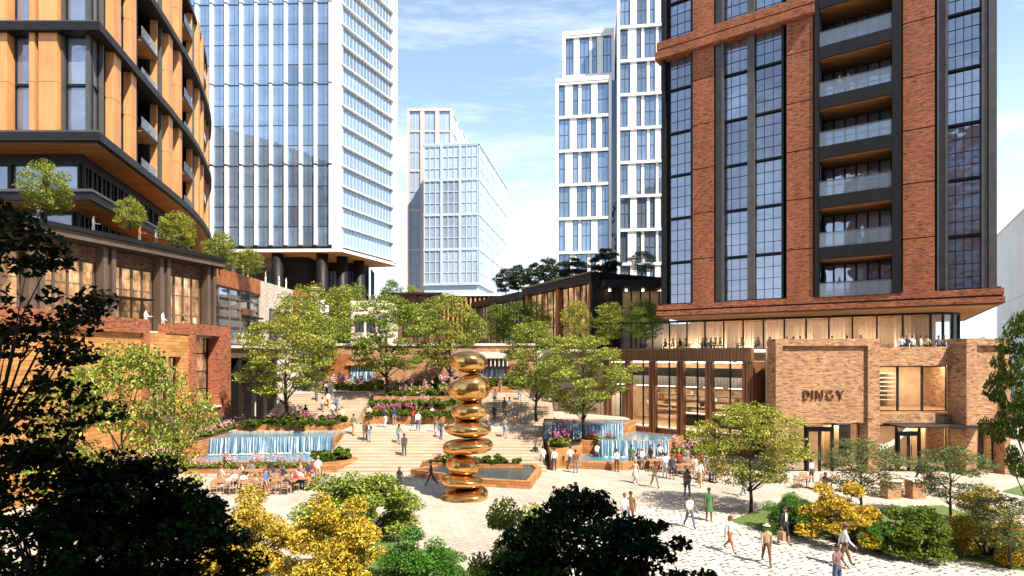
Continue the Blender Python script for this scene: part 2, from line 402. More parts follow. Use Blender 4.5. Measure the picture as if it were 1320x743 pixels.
sx = nt.nodes.new('ShaderNodeSeparateXYZ'); tc_ = nt.nodes.new('ShaderNodeTexCoord'); nt.links.new(tc_.outputs['Generated'], sx.inputs[0])
veil = ramp(nt, sx.outputs[2], [(0.0, .9), (.16, .62), (.45, .34), (.8, .1)])
base_ = mixc(nt, veil, sky.outputs[0], (5.6, 8.0, 10.6))
base_ = mixc(nt, ramp(nt, sx.outputs[2], [(.0, .85), (.22, .25), (.4, 0)]), base_, (9.6, 10.2, 10.8))
nt.links.new(mixc(nt, cl, base_, (9.4, 9.8, 10.2)), bg.inputs[0])
bg.inputs[1].default_value = .08
S.view_settings.view_transform = 'Standard'; S.view_settings.look = 'None'; S.view_settings.exposure = 1.13; S.view_settings.gamma = 1; S.view_settings.use_curve_mapping = False
S.render.engine = 'CYCLES'; S.cycles.use_denoising = True; S.cycles.max_bounces = 6; S.cycles.diffuse_bounces = 2; S.cycles.transparent_max_bounces = 10; S.cycles.caustics_reflective = False; S.cycles.caustics_refractive = False

# ------------------------------------------------------------------ terrain
def H(x, y):
    if y > 72: return 9.5
    if -25 < x < 4.2:
        if y > 61: return 4.5
        if y > 54:
            if x < -15.2 or x > -3.2: return 2 + 2.5 * math.floor((y - 54) / .5) / 14
            return 2.0
        if y > 49.3: return 2.0
        if y > 41.5 and -14.5 < x < 2.6: return 2.0 * (math.floor((y - 41.5) / .6) + 1) / 13
    return 0.0
def hit(px, py):
    y = 15.0
    while y < 90:
        p = at(px, py, y)
        if p.z <= H(p.x, y): return Vector((p.x, y, H(p.x, y)))
        y += .05
    return gpt(px, max(py, 470), 0)

def struct(name, mb, mat): return solid(name, mb, mat, kind='structure')
struct('ground', MB().box(-1500, 1500, -300, 2500, -.5, -.012), MT['ground'])
struct('plaza_paving', MB().box(-60, 90, 8, 75, -.3, 0), MT['paving'])
# cobbled forecourt: light rough cobbles in the right foreground
cob = [gpt(*p) for p in ((520, 800), (700, 690), (830, 652), (960, 664), (1090, 701), (1330, 742), (1500, 800), (900, 1000))]
struct('cobbled_path', MB().prism([(p.x, p.y) for p in cob], -.2, .006), MT['cobble'])
for q, nm in (([(1140, 655), (1215, 652), (1330, 690), (1330, 738), (1090, 697), (1000, 690), (940, 672), (985, 655), (1080, 664)], 'right'), ([(430, 690), (500, 690), (620, 745), (640, 900), (380, 900)], 'left'), ([(1292, 634), (1335, 620), (1335, 644)], 'far')):
    pl = [gpt(*p) for p in q]
    tag(solid('lawn', MB().prism([(p.x, p.y) for p in pl], -.1, .03), MT['grass']), kind='structure')

def steps(name, x0, x1, y0, tread, z0, rise, n, label):
    prof = [(y0, z0 - .6)]
    for i in range(n): prof += [(y0 + i * tread, z0 + i * rise), (y0 + i * tread, z0 + (i + 1) * rise)]
    # drop the first duplicate point so the profile stays simple
    prof += [(y0 + n * tread, z0 + n * rise), (y0 + n * tread, z0 - .6)]
    prof = [prof[0]] + prof[2:]
    k = len(prof); vs = [(x0, y, z) for y, z in prof] + [(x1, y, z) for y, z in prof]
    mb = MB().add(vs, [tuple(range(k))[::-1], tuple(range(k, 2 * k))] + [(i, (i + 1) % k, k + (i + 1) % k, k + i) for i in range(k)])
    bm = bmesh.new(); me = bpy.data.meshes.new('t'); me.from_pydata(mb.v, [], mb.f); bm.from_mesh(me); bmesh.ops.recalc_face_normals(bm, faces=bm.faces)
    mb2 = MB(); mb2.v = [tuple(v.co) for v in bm.verts]; mb2.f = [tuple(v.index for v in f.verts) for f in bm.faces]; bm.free()
    return solid(name, mb2, MT['stair'], label, 'stairs')
steps('stone_steps', -14.5, 2.6, 41.5, .6, 0, 2 / 13, 13, 'wide lower flight of pale stone steps behind the stacked copper sculpture')
steps('stone_steps', -24.5, -15.2, 54.0, .5, 2, 2.5 / 14, 14, 'upper left flight of stone steps crowded with people')
steps('stone_steps', -3.2, 4.2, 54.0, .5, 2, 2.5 / 14, 14, 'upper right flight of stone steps behind the sculpture')
struct('landing_terrace', MB().box(-25, 4.2, 49.3, 54, -.4, 1.998), MT['paving'])
struct('landing_terrace', MB().box(-15.2, -3.2, 54, 61, -.4, 1.994), MT['paving'])
struct('upper_terrace', MB().box(-25, 12, 61, 72, -.4, 4.498), MT['paving'])
struct('upper_plateau', MB().box(-60, 40, 72, 260, -.4, 9.5), MT['cream'])
struct('side_terrace', MB().prism([(4.2, 52.5), (11.2, 52.5), (11.2, 54.9), (9.2, 56.8), (5, 60.9), (4.2, 60.9)], -.4, 2.6), MT['paving'])

# planters: thing > wall, soil
def planter(poly, z0, z1, label, mat='planter_stone', t=.35, group=None):
    c = Vector((sum(p[0] for p in poly) / len(poly), sum(p[1] for p in poly) / len(poly), z0))
    r = thing('planter', label, 'planter', c, group=group)
    part('wall', MB().prism(poly, z0, z1), MT[mat], r)
    q = [(c.x + (p[0] - c.x) * (1 - t / max(.5, (Vector(p) - c.xy).length)), c.y + (p[1] - c.y) * (1 - t / max(.5, (Vector(p) - c.xy).length))) for p in poly]
    part('soil', MB().prism(q, z1 - .2, z1 + .03), MT['soil'], r)
    return r
planter([(-14.6, 54.2), (-4, 54.2), (-4, 56.2), (-14.6, 56.2)], 1.99, 2.75, 'long ochre planter facing the landing above the lower steps')
planter([(-14.6, 56.3), (-4, 56.3), (-4, 58.8), (-14.6, 58.8)], 1.99, 3.5, 'second ochre planter stepped up behind the landing planter')
planter([(-14.6, 58.9), (-4, 58.9), (-4, 61.3), (-14.6, 61.3)], 1.99, 4.35, 'rear ochre planter below the two central trees')
planter([(2.9, 42.2), (5.6, 44.6), (6.2, 52.3), (3.0, 52.3)], 0, 1.5, 'sloped planter along the right side of the lower steps')
planter([(-24.5, 49.6), (-15.2, 49.6), (-15.2, 53.0), (-24.5, 53.0)], 2.0, 2.5, 'planter behind the left waterfall holding the leaning green tree')
planter([(-26.6, 44), (-24.8, 44), (-24.8, 54), (-26.6, 54)], 0, 1.9, 'planter between the left pool and the brick building')
planter([(-25.5, 41.0), (-14.9, 41.0), (-14.9, 42.3), (-25.5, 42.3)], 0, .3, 'low planter of pink flowers in front of the left pool')
planter([(-14.8, 41.2), (-13.0, 41.4), (-12.0, 43.4), (-14.8, 45.5)], 0, .75, 'low ochre planter at the left foot of the wide steps')
planter([(5.7, 46.0), (9.2, 45.6), (9.2, 46.9), (5.7, 47.3)], 0, 1.7, 'ochre planter under the tree beside the right waterfall')
planter([(12.6, 44.6), (17.2, 44.6), (17.2, 46.6), (12.6, 46.6)], 0, .55, 'planter of pink flowers at the foot of the bronze colonnade')
planter([(-6.8, 42.0), (-3.9, 40.8), (0.8, 40.8), (.8, 41.4), (-6.6, 43.0)], 0, .7, 'flower bed behind the reflecting pool')
planter([(-2.6, 62.2), (4, 62.2), (4, 64.4), (-2.6, 64.4)], 4.49, 5.2, 'planter above the upper right steps')

# pools: thing > basin, water, waterfall
def pool(label, poly, z0, z1, wat='water', mat='planter_stone', rim=.4):
    c = Vector((sum(p[0] for p in poly) / len(poly), sum(p[1] for p in poly) / len(poly), z0))
    r = thing('pool', label, 'pool', c)
    q = [(c.x + (p[0] - c.x) * (1 - rim / (Vector(p) - c.xy).length), c.y + (p[1] - c.y) * (1 - rim / (Vector(p) - c.xy).length)) for p in poly]
    n = len(poly); vs = [(x, y, z) for z in (z0, z1) for x, y in poly] + [(x, y, z) for z in (z1, z1 - .35) for x, y in q]
    fs = []
    for i in range(n):
        j = (i + 1) % n
        fs += [(i, j, n + j, n + i), (n + i, n + j, 2 * n + j, 2 * n + i), (2 * n + i, 2 * n + j, 3 * n + j, 3 * n + i)]
    part('basin', MB().add(vs, fs), MT[mat], r)
    part('water', MB().add([(x, y, z1 - .06) for x, y in q], [tuple(range(n))]), MT[wat], r)
    return r
def waterfall(r, a, b, z0, z1, lip=.25):
    fc = Fac(a, b); mb = MB(); n = 40
    for i in range(n + 1):
        u = fc.L * i / n; w = .05 * math.sin(i * 1.7) + .04 * math.sin(i * 3.1)
        for k in range(6):
            t = k / 5; mb.v.append(fc.P(u, lip * (1 - (1 - t) ** 2) * .8 + w * t + .03, z1 + (z0 - z1) * t))
    for i in range(n):
        for k in range(5):
            p = i * 6 + k; mb.f.append((p, p + 1, p + 7, p + 6))
    o = part('waterfall', mb, MT['fall'], r, True); ul = o.data.uv_layers[0].data
    for q in o.data.polygons:
        for li in q.loop_indices:
            vi = o.data.loops[li].vertex_index; ul[li].uv = ((vi // 6) * fc.L / n, (vi % 6) * (z1 - z0) / 5)
    fo = MB()
    for k in range(int(fc.L * 7)):
        q = fc.P(random.uniform(0, fc.L), .2 + abs(random.gauss(0, .16)), z0 + .06); fo.ball(q, random.uniform(.04, .14), random.uniform(.04, .12), .05, 7, 3, 0)
    part('foam', fo, MT['white'], r, True)['kind'] = 'stuff'
pl = pool('lower left pool of blue water below the wide waterfall', [(-25.2, 42.6), (-14.9, 42.6), (-14.9, 47.0), (-25.2, 45.6)], 0, .55)
pu = pool('upper left pool spilling as a wide waterfall', [(-25.3, 45.75), (-14.9, 47.2), (-14.9, 50.2), (-25.3, 49.4)], 0, 1.9, rim=.15)
waterfall(pu, (-24.8, 45.8), (-15.1, 47.15), .5, 1.9)
pl2 = pool('lower right pool at the foot of the right waterfall', [(3.4, 42.9), (8.4, 42.2), (12.6, 43.4), (12.6, 45.0), (9.2, 45.4), (5.6, 45.8)], 0, .6)
pu2 = pool('middle right pool of turquoise water spilling as a waterfall', [(7.0, 45.0), (12.6, 44.6), (14.6, 47.5), (11.2, 50.3), (7.0, 48.2)], 0, 1.85, rim=.15)
waterfall(pu2, (7.1, 44.98), (12.5, 44.6), .5, 1.85)
pu3 = pool('top right pool with a long dark waterfall under the colonnade', [(2.6, 47.6), (9.7, 48.4), (11.4, 51.4), (3.0, 52.3)], 0, 2.75, rim=.15)
waterfall(pu3, (2.7, 47.6), (9.6, 48.4), 1.2, 2.75)
rp = [gpt(px, py, .5) for px, py in ((529, 605), (622, 618), (684, 621), (698, 603), (690, 598), (575, 597))]
pool('dark reflecting pool with stone rim behind the sculpture', [(p.x, p.y) for p in rp], 0, .5, 'water_dark')

# upper retaining wall with two far waterfalls
rw = thing('retaining_wall', 'tall tan stone retaining wall under the central trees with waterfalls', 'wall', (-8, 71.5, 4.5))
part('wall', MB().box(-24.9, 3, 71.4, 71.98, 4.4, 9.9), MT['brick_tan'], rw)
part('coping', MB().box(-24.9, 3, 71.2, 72.3, 9.9, 10.2), MT['cream'], rw)
waterfall(rw, (-20.6, 71.2), (-17.6, 71.2), 4.9, 7.4); waterfall(rw, (-4.6, 71.2), (-.8, 71.2), 5.8, 7.6)
part('ledge', MB().box(-21, -17.2, 70.6, 71.38, 7.4, 7.7), MT['orange_stone'], rw)
part('slab', MB().box(-4.4, -.2, 70.2, 71.38, 8.3, 9.1), MT['cream'], rw)
for k in range(8): part('pillar', MB().box(-4.3 + k * .52, -4.15 + k * .52, 70.4, 70.6, 7.3, 8.3), MT['cream'], rw)
part('slab', MB().box(-4.4, -.2, 70.2, 71.38, 7.0, 7.3), MT['dark_steel'], rw)
part('rust_panel', MB().box(-23.8, -20.8, 70.9, 71.39, 4.5, 8.8), MT['rust'], rw)

# ------------------------------------------------------------------ copper sculpture
sp = thing('sculpture', 'tall sculpture of eight stacked polished copper pebbles on the plaza', 'sculpture', at(598, 652, 34.0).xy.to_3d())
SY = 34.2
for cx, cy, ww, hh, tl in ((599, 640.5, 65, 25, -3), (595, 620, 57, 19, 2), (597, 600, 43, 24.5, 4), (603, 575.5, 69, 22, -2), (603.5, 553, 59, 21, 1), (605.5, 530.5, 47, 23.5, -2), (605.5, 500.5, 54, 36, -4), (603.5, 466, 49.5, 28.5, 3)):
    c = at(cx, cy, SY); a, b = ww / 2 * SY / F, hh / 2 * SY / F
    mb = MB().ball((0, 0, 0), a, a * .86, b, 40, 22)
    ph = random.random() * 6
    rot = Matrix.Rotation(R(tl * 1.8), 3, 'Y') @ Matrix.Rotation(R(random.uniform(-4, 4)), 3, 'X')
    vs = []
    for v in mb.v:
        v = Vector(v); q_ = (abs(v.x / a) ** 2.2 + abs(v.y / (a * .86)) ** 2.2 + abs(v.z / b) ** 2.2) ** (1 / 2.2); v = v / q_ if q_ > 0 else v; k = 1 + .05 * math.sin(2 * math.atan2(v.y, v.x) + ph) + .04 * math.sin(3 * v.x + ph)
        v = Vector((v.x * k, v.y * k, v.z * (1 + .07 * math.sin(1.5 * v.x + ph))))
        vs.append(c + rot @ v)
    mb.v = [tuple(v) for v in vs]; part('copper_pebble', mb, MT['copper'], sp, True)

# ------------------------------------------------------------------ brick apartment tower (right)
D = Vector((-.8296, .5583))
TA = Vector((38.6, 44.0))
TF = Fac(TA - D * .0, TA + D * 48)
bt = thing('brick_tower', 'red brick apartment tower with dark steel window bays and stacked balconies', 'building', (TA.x - 12, TA.y + 14, 9.3))
ub = lambda px: TF.u(px)
Z0, ZT = TF.z(1285, 372), 52.0
zband0, zband1 = TF.z(990, 37), TF.z(990, 13)
U = {k: ub(k) for k in (1285, 1273, 1222, 1208, 1205, 1164, 1162, 1150, 1056, 1050, 1048, 1014, 1010, 1007, 972, 963, 930, 922, 920, 893, 890, 857)}
FL = [TF.z(1152, y) for y in (379, 310, 240, 172, 104, 35, -34, -103, -172)]   # floor lines
NB = -.75
def TP(name, mat, boxes, label=None): return TF.part(name, MT[mat], bt, boxes, label)
# solid core just behind the facade, and the side walls
q = [TF.P(U[1285] + .05, -1.2, 0)[:2], TF.P(U[857] - .05, -1.2, 0)[:2], TF.P(U[857] - .05, -26, 0)[:2], TF.P(U[1285] + .05, -26, 0)[:2]]
ucb0, ucb1 = U[1150] + .1, U[1056] - .1
for ua, uz in ((U[1285] + .05, ucb0 - .15), (ucb1 + .15, U[857] - .05)):
    TF.part('core', MT['dark_steel'], bt, [(ua, uz, Z0, ZT, -26, -1.0)])
TF.part('core', MT['dark_steel'], bt, [(ucb0 - .12, ucb1 + .12, Z0, ZT, -26, -3.4)])
jf = FL + [ZT]
for a, b in ((1205, 1164), (1048, 1014), (920, 893)):
    bx = []
    for i in range(len(jf) - 1):
        z0, z1 = max(jf[i], Z0) + .05, jf[i + 1] - .05
        bx.append((U[a], U[b], z0 if i else Z0, z1, -1.0, 0))
    TP('brick_pier', 'brick_red', bx)
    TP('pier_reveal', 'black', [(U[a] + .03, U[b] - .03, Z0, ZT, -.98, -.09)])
TP('corner_column', 'grey_steel', [(U[1285], U[1285] + .5, Z0, ZT, -1.2, .06), (U[1273], U[1273] + .35, Z0, ZT, -.9, .0), (U[1285] + .55, U[1273] - .05, Z0, ZT, -1.0, -.6)])
TP('corner_column', 'grey_steel', [(U[1222], U[1208], Z0, ZT, -.9, -.12), (U[1222] - .0, U[1222] + .18, Z0, ZT, -.12, .05), (U[1208] - .15, U[1208], Z0, ZT, -.12, .0)])
TP('mullion', 'grey_steel', [(U[930], U[922], Z0, ZT, -1.0, -.15), (U[930] - .22, U[930], Z0, ZT, -.15, .1)])
TP('mullion', 'grey_steel', [(U[972], U[963], Z0, ZT, -1.0, -.1)])
TP('mullion', 'dark_steel', [(U[857], U[857] + .35, Z0, ZT, -1.2, .05)])
TP('balcony_column', 'dark_steel', [(U[1162], U[1150], Z0, ZT, -3.4, .1)])
TP('balcony_column', 'dark_steel', [(U[1056], U[1050], Z0, ZT, -3.4, .1)])
TP('mullion', 'dark_steel', [(U[1010], U[1007], Z0, ZT, -1, -.1)]); TP('mullion', 'dark_steel', [(U[893] - .0, U[890], Z0, ZT, -1, -.05)])
cells = []
for i in range(len(FL) - 1):
    z0, z1 = FL[i], FL[i + 1] - .18
    if i == 0: z0 = Z0 + .02
    for a, b, nx in ((1273, 1222, 4), (1007, 972, 3), (963, 930, 3), (890, 857, 3)):
        cells.append((TF, U[a] + .36 if a == 1273 else U[a] + .02, U[b] - (.36 if b == 857 else .02), z0 + .02, z1 - .02, NB, nx, 4))
    for ua, uz in ((U[1273] + .36, U[1222]), (U[1007], U[972]), (U[963], U[930]), (U[890], U[857] - .36)): TP('floor_band', 'dark_steel', [(ua, uz, z1, z1 + .18, -.95, -.5)])
windows(bt, cells, MT['glass_slate'], MT['dark_steel'], 60, .05, .07)
# balconies
bc = []
u0, u1 = U[1150] + .02, U[1056] - .02
for i in range(0, 8):
    zf = FL[i]
    b = TP('balcony', 'dark_steel', [(u0, u1, zf - 1.15, zf - .04, -.6, .12), (u0, u1, zf - .4, zf - .04, -3.3, -.603)] if i else [(u0, u1, Z0, zf - .04, -3.3, .12)])
    TF.part('balustrade', MT['rail_glass'], b, [(u0 + .02, u1 - .02, zf - .02, zf + 1.25, .02, .05)])
    TF.part('handrail', MT['grey_steel'], b, [(u0, u1, zf + 1.26, zf + 1.31, 0, .07)])
    zc = FL[i + 1] - 1.15 if i < 8 else zf + 3.4
    TF.part('soffit', MT['soffit'], b, [(u0, u1, zc - .06, zc - .003, -3.3, -.05)])
    w_ = (u1 - u0) / 6
    for k in range(6): bc.append((TF, u0 + k * w_ + .01, u0 + (k + 1) * w_ - .01, zf, zc - .08, -3.2, 1, 2))
windows(bt, bc, MT['glass_slate'], MT['dark_steel'], 36, .07, .1)
for i in range(8):
    sf = Fac(Vector(TF.P(u1, -3.2, 0)[:2]), Vector(TF.P(u1, -.4, 0)[:2]), (-D.x, -D.y))
    pm = MB(); sf.box(pm, .1, 2.6, FL[i], FL[i + 1] - 1.25, .02, .05); wv = part('side_window', pm, MT['glass_dark'], bt)
    fm = MB()
    for k in range(4): sf.box(fm, .1 + k * .82, .17 + k * .82, FL[i], FL[i + 1] - 1.25, .052, .1)
    for k in range(4): sf.box(fm, .1, 2.6, FL[i] + k * .95, FL[i] + k * .95 + .06, .054, .09)
    part('frame', fm, MT['dark_steel'], wv)
# brick string course, base slab
TP('brick_band', 'brick_red', [(U[1050] + .01, U[857] + .9, zband0, (zband0 + zband1) / 2 - .1, -1.0, .55), (U[1050] + .01, U[857] + .75, (zband0 + zband1) / 2 + .1, zband1, -1.0, .42)])
TP('band_groove', 'black', [(U[1050] + .02, U[857] + .7, (zband0 + zband1) / 2 - .1, (zband0 + zband1) / 2 + .1, -.9, .3)])
zs0, zs1 = TF.z(1292, 391), TF.z(1292, 371)
uS0, uS1 = ub(1293), ub(848)
zm = (zs0 + zs1) / 2
def slab(z0, z1, n, mat, name):
    part(name, MB().prism([TF.P(uS0 - n, n, 0)[:2], TF.P(uS1 + n, n, 0)[:2], TF.P(uS1 + n, -28, 0)[:2], TF.P(uS0 - n, -28, 0)[:2]], z0, z1), MT[mat], bt)
slab(zs0 + .06, zm - .08, .12, 'brick_red', 'base_slab'); slab(zm - .08, zm + .08, 0.0, 'black', 'slab_groove'); slab(zm + .08, zs1, .06, 'brick_red', 'base_slab')
slab(zs1, zs1 + .12, -.1, 'dark_steel', 'slab_cap'); slab(zs0 - .0, zs0 + .06, .08, 'dark_steel', 'slab_edge')
part('soffit', MB().prism([TF.P(uS0 + .3, -.3, 0)[:2], TF.P(uS1, -.3, 0)[:2], TF.P(uS1, -27, 0)[:2], TF.P(uS0 + .3, -27, 0)[:2]], zs0 - .08, zs0 - .004), MT['soffit'], bt)

# glazed restaurant under the slab, with a rounded right end
ZR = 9.32
gl = thing('glass_restaurant', 'glazed restaurant floor with warm timber lining tucked under the brick tower', 'restaurant', (30, 58, ZR))
NI = -7.0
path = []
TN = Fac(TF.P(0, NI, 0)[:2], TF.P(10, NI, 0)[:2])
ue = TN.u(1234)
for u in np.arange(TN.u(800), ue + 3.0, -2.05): path.append(Vector(TF.P(u, NI, 0)[:2]))
pc = Vector(TF.P(ue + 3.0, NI - 3.4, 0)[:2])
for k in range(1, 6):
    a = R(18 * k); path.append(pc + TF.n * 3.4 * math.cos(a) - TF.d * 3.4 * math.sin(a))
for k in range(1, 6): path.append(path[-1] - TF.n * 2.1)
for i in range(len(path) - 1):
    f = Fac(path[i], path[i + 1], TF.n - TF.d)
    pn = MB(); f.box(pn, 0.04, f.L - .04, ZR + .1, zs0 - .1, -.02, .02); wv = part('window', pn, MT['clear'], gl)
    mm = MB(); f.box(mm, -.07, .07, ZR + .1, zs0 - .1, -.1, .1); part('mullion', mm, MT['dark_steel'], gl)
    for za_, zb__, t_ in ((ZR, ZR + .1, .1), (zs0 - .3, zs0 - .08, .09)): fb = MB(); f.box(fb, -.05, f.L + .05, za_, zb__, -t_, t_); part('rail', fb, MT['dark_steel'], wv)
IN = NI - 6.5
part('floor', MB().prism([TF.P(ue + 1, NI + .5, 0)[:2], TF.P(TN.u(806), NI + .5, 0)[:2], TF.P(TN.u(806), IN - 1, 0)[:2], TF.P(ue + 1, IN - 1, 0)[:2]], ZR - .05, ZR), MT['floor_in'], gl)
TF.part('back_wall', MT['curtain'], gl, [(ue + 1.2, TN.u(806), ZR, zs0 - .1, IN - .4, IN)])
for k in range(9):
    u = ue + 3 + k * (TN.u(812) - ue - 4) / 9
    TF.part('curtain', MT['curtain'], gl, [(u + .3 * j, u + .3 * j + .2, ZR, zs0 - .1, IN + 1.2 + .1 * (j % 2), IN + 1.35 + .1 * (j % 2)) for j in range(6)])
    for j in range(3):
        v_ = u + j * 1.3
        TF.part('added_uplight', MT['lamp'], gl, [(v_, v_ + 1.1, ZR + .02, ZR + .1, IN + 1.9, IN + 2.3)])  # added strips hidden by the floor edge, brightening the room from below
        TF.part('ceiling_lamp', MT['lamp'], gl, [(v_, v_ + .22, zs0 - .16, zs0 - .12, IN + 4.2, IN + 4.42)])

# ------------------------------------------------------------------ brick podium with the carved sign
YP = 41.0
PF_ = Fac((-20, YP), (60, YP))
X = lambda px: (px - CX) / F * YP
Zp = lambda py: HC - (py - HY) / F * YP
pod = thing('brick_shop', 'two storey tan brick shop with carved letters and glazed doors', 'building', (X(1140), YP + 3, 0))
zt = Zp(437)
def PP(name, mat, boxes, label=None):
    mb = MB()
    for px0, px1, py1, py0, y0, y1 in boxes: mb.box(X(px0), X(px1), YP + y0, YP + y1, Zp(py1), Zp(py0))
    return part(name, mb, MT[mat], pod, label=label)
G = 611.0
PP('sign_wall', 'brick_tan', [(1000, 1009, G, 437, -.0, 1.4), (1119, 1134, G, 437, 0, 1.4), (1009, 1119, 446, 437, 0, 1.4), (1009, 1119, 546, 446, .22, 1.4)])
PP('pier', 'brick_tan', [(1241, 1254, G, 445.5, -.35, 1.5), (1290, 1297, G, 446.5, -.35, 1.5), (1254, 1290, 545, 446, -.05, 1.5), (1254, 1290, 445.5, 436.5, -.35, 1.5), (1241, 1253.8, 445.2, 436.5, -.35, 1.5), (1290.2, 1297, 446.2, 436.5, -.35, 1.5)])
PP('parapet', 'brick_tan', [(1134.2, 1240.8, 472, 447, 1.0, 1.7), (1134.2, 1141, 612, 472.2, 1.0, 1.7)])
PP('spandrel', 'brick_tan', [(1141.2, 1240.8, 550, 535, 1.0, 1.9)])
part('roof', MB().prism([(X(1003), YP + 1.75), (X(1296), YP + 1.75), (X(1296), YP + 22), (28, YP + 22), (23.3, 49)], 8.4, 8.55), MT['cream'], pod)
part('flank_wall', MB().prism([(X(1000.2), YP + 1.42), (X(1006), YP + 1.42), (23.4, 48), (22.9, 48)], 0, Zp(449)), MT['dark_steel'], pod); PP('flank_wall', 'brick_tan', [(1284, 1296.5, G, 449.5, 1.6, 20)])
def shopwin(px0, px1, py1, py0, yy, cols, mat='clear', name='window'):
    w_ = (px1 - px0) / cols
    for k in range(cols):
        a, b = px0 + k * w_, px0 + (k + 1) * w_
        g = PP(name, mat, [(a + .5, b - .5, py1, py0, yy, yy + .04)])
        mb = MB(); x0, x1, z0, z1 = X(a), X(b), Zp(py1), Zp(py0)
        mb.box(x0, x0 + .09, YP + yy - .06, YP + yy - .003, z0, z1); mb.box(x1 - .09, x1, YP + yy - .06, YP + yy - .003, z0, z1)
        mb.box(x0 + .09, x1 - .09, YP + yy - .06, YP + yy - .004, z1 - .1, z1); mb.box(x0 + .09, x1 - .09, YP + yy - .06, YP + yy - .004, z0, z0 + .08)
        part('frame', mb, MT['dark_steel'], g)
def door(px0, px1, py1, py0, yy):
    d = PP('door', 'dark_steel', [(px0, px0 + 3, py1, py0, yy - .2, yy - .01), (px1 - 3, px1, py1, py0, yy - .2, yy - .01), (px0 + 3, px1 - 3, py0 + 4.5, py0, yy - .2, yy - .01), ((px0 + px1) / 2 - 1.3, (px0 + px1) / 2 + 1.3, py1, py0 + 4.5, yy - .18, yy - .02)])
    mb = MB().box(X(px0 + 3), X(px1 - 3), YP + yy - .1, YP + yy - .07, Zp(py1), Zp(py0 + 4.5)); part('pane', mb, MT['clear'], d)
    for s in (-2.6, 1.8): part('handle', MB().box(X((px0 + px1) / 2 + s), X((px0 + px1) / 2 + s + .8), YP + yy - .26, YP + yy - .19, 1.0, 1.9), MT['grey_steel'], d)
shopwin(1142, 1240, 533, 472, 1.5, 3)
shopwin(1142, 1173, 611, 551, 1.5, 1); shopwin(1204, 1240, 611, 551, 1.5, 1); shopwin(1173.2, 1203.8, 561, 551, 1.5, 1); door(1173.2, 1204, 612, 561, 1.5)
shopwin(1010, 1047, 611, 547, 1.0, 1); shopwin(1083, 1118, 611, 547, 1.0, 1); shopwin(1047.2, 1082.8, 554, 547, 1.0, 1); door(1047.2, 1083, 612, 554, 1.0)
shopwin(1255, 1290, 607, 546, .7, 2)
PP('canopy', 'dark_steel', [(1150, 1256, 549.5, 547.5, -1.2, 1.4)])
# warm interior behind the glass
PP('back_wall', 'interior', [(1062, 1284, 613, 450, 7.4, 7.6)]); PP('back_wall', 'interior', [(1030, 1061.8, 613, 450, 5.2, 5.4)])
PP('floor', 'floor_in', [(1020, 1284, 613, 612, 1.5, 5.1)])
PP('upper_floor', 'floor_in', [(1136, 1284, 537, 534.5, 3.45, 7.3)])
for px0, px1, pt in ((1012, 1026, 560), (1092, 1112, 556), (1148, 1160, 566), (1212, 1232, 558), (1262, 1280, 560)):
    PP('timber_screen', 'soffit_warm', [(px0, px1, 612, pt, 3.0, 3.3)])
for k, px in enumerate((1016, 1060, 1100, 1150, 1190, 1220, 1262)):
    PP('ceiling_lamp', 'lamp', [(px, px + 22, 551.5, 551, 2.2, 3.4)])
    if k > 2: PP('ceiling_lamp', 'lamp', [(px, px + 22, 474, 473.6, 4.0, 5.2)])
for k in range(7): PP('shelf', 'white_band', [(1150 + (k % 2) * 3, 1232, 486 + k * 6.5, 484.6 + k * 6.5, 6.4, 7.3)])
mb = MB()      # swooping white ribbon inside the shop windows
for k in range(25):
    t = k / 24; mb.v += [(X(1150 + 92 * t), YP + 3.6, Zp(575 + 16 * math.sin(t * 5.2) - 8)), (X(1150 + 92 * t), YP + 3.6, Zp(575 + 16 * math.sin(t * 5.2)))]
mb.f = [(2 * k, 2 * k + 2, 2 * k + 3, 2 * k + 1) for k in range(24)]
part('ceiling_ribbon', mb, MT['white'], pod)
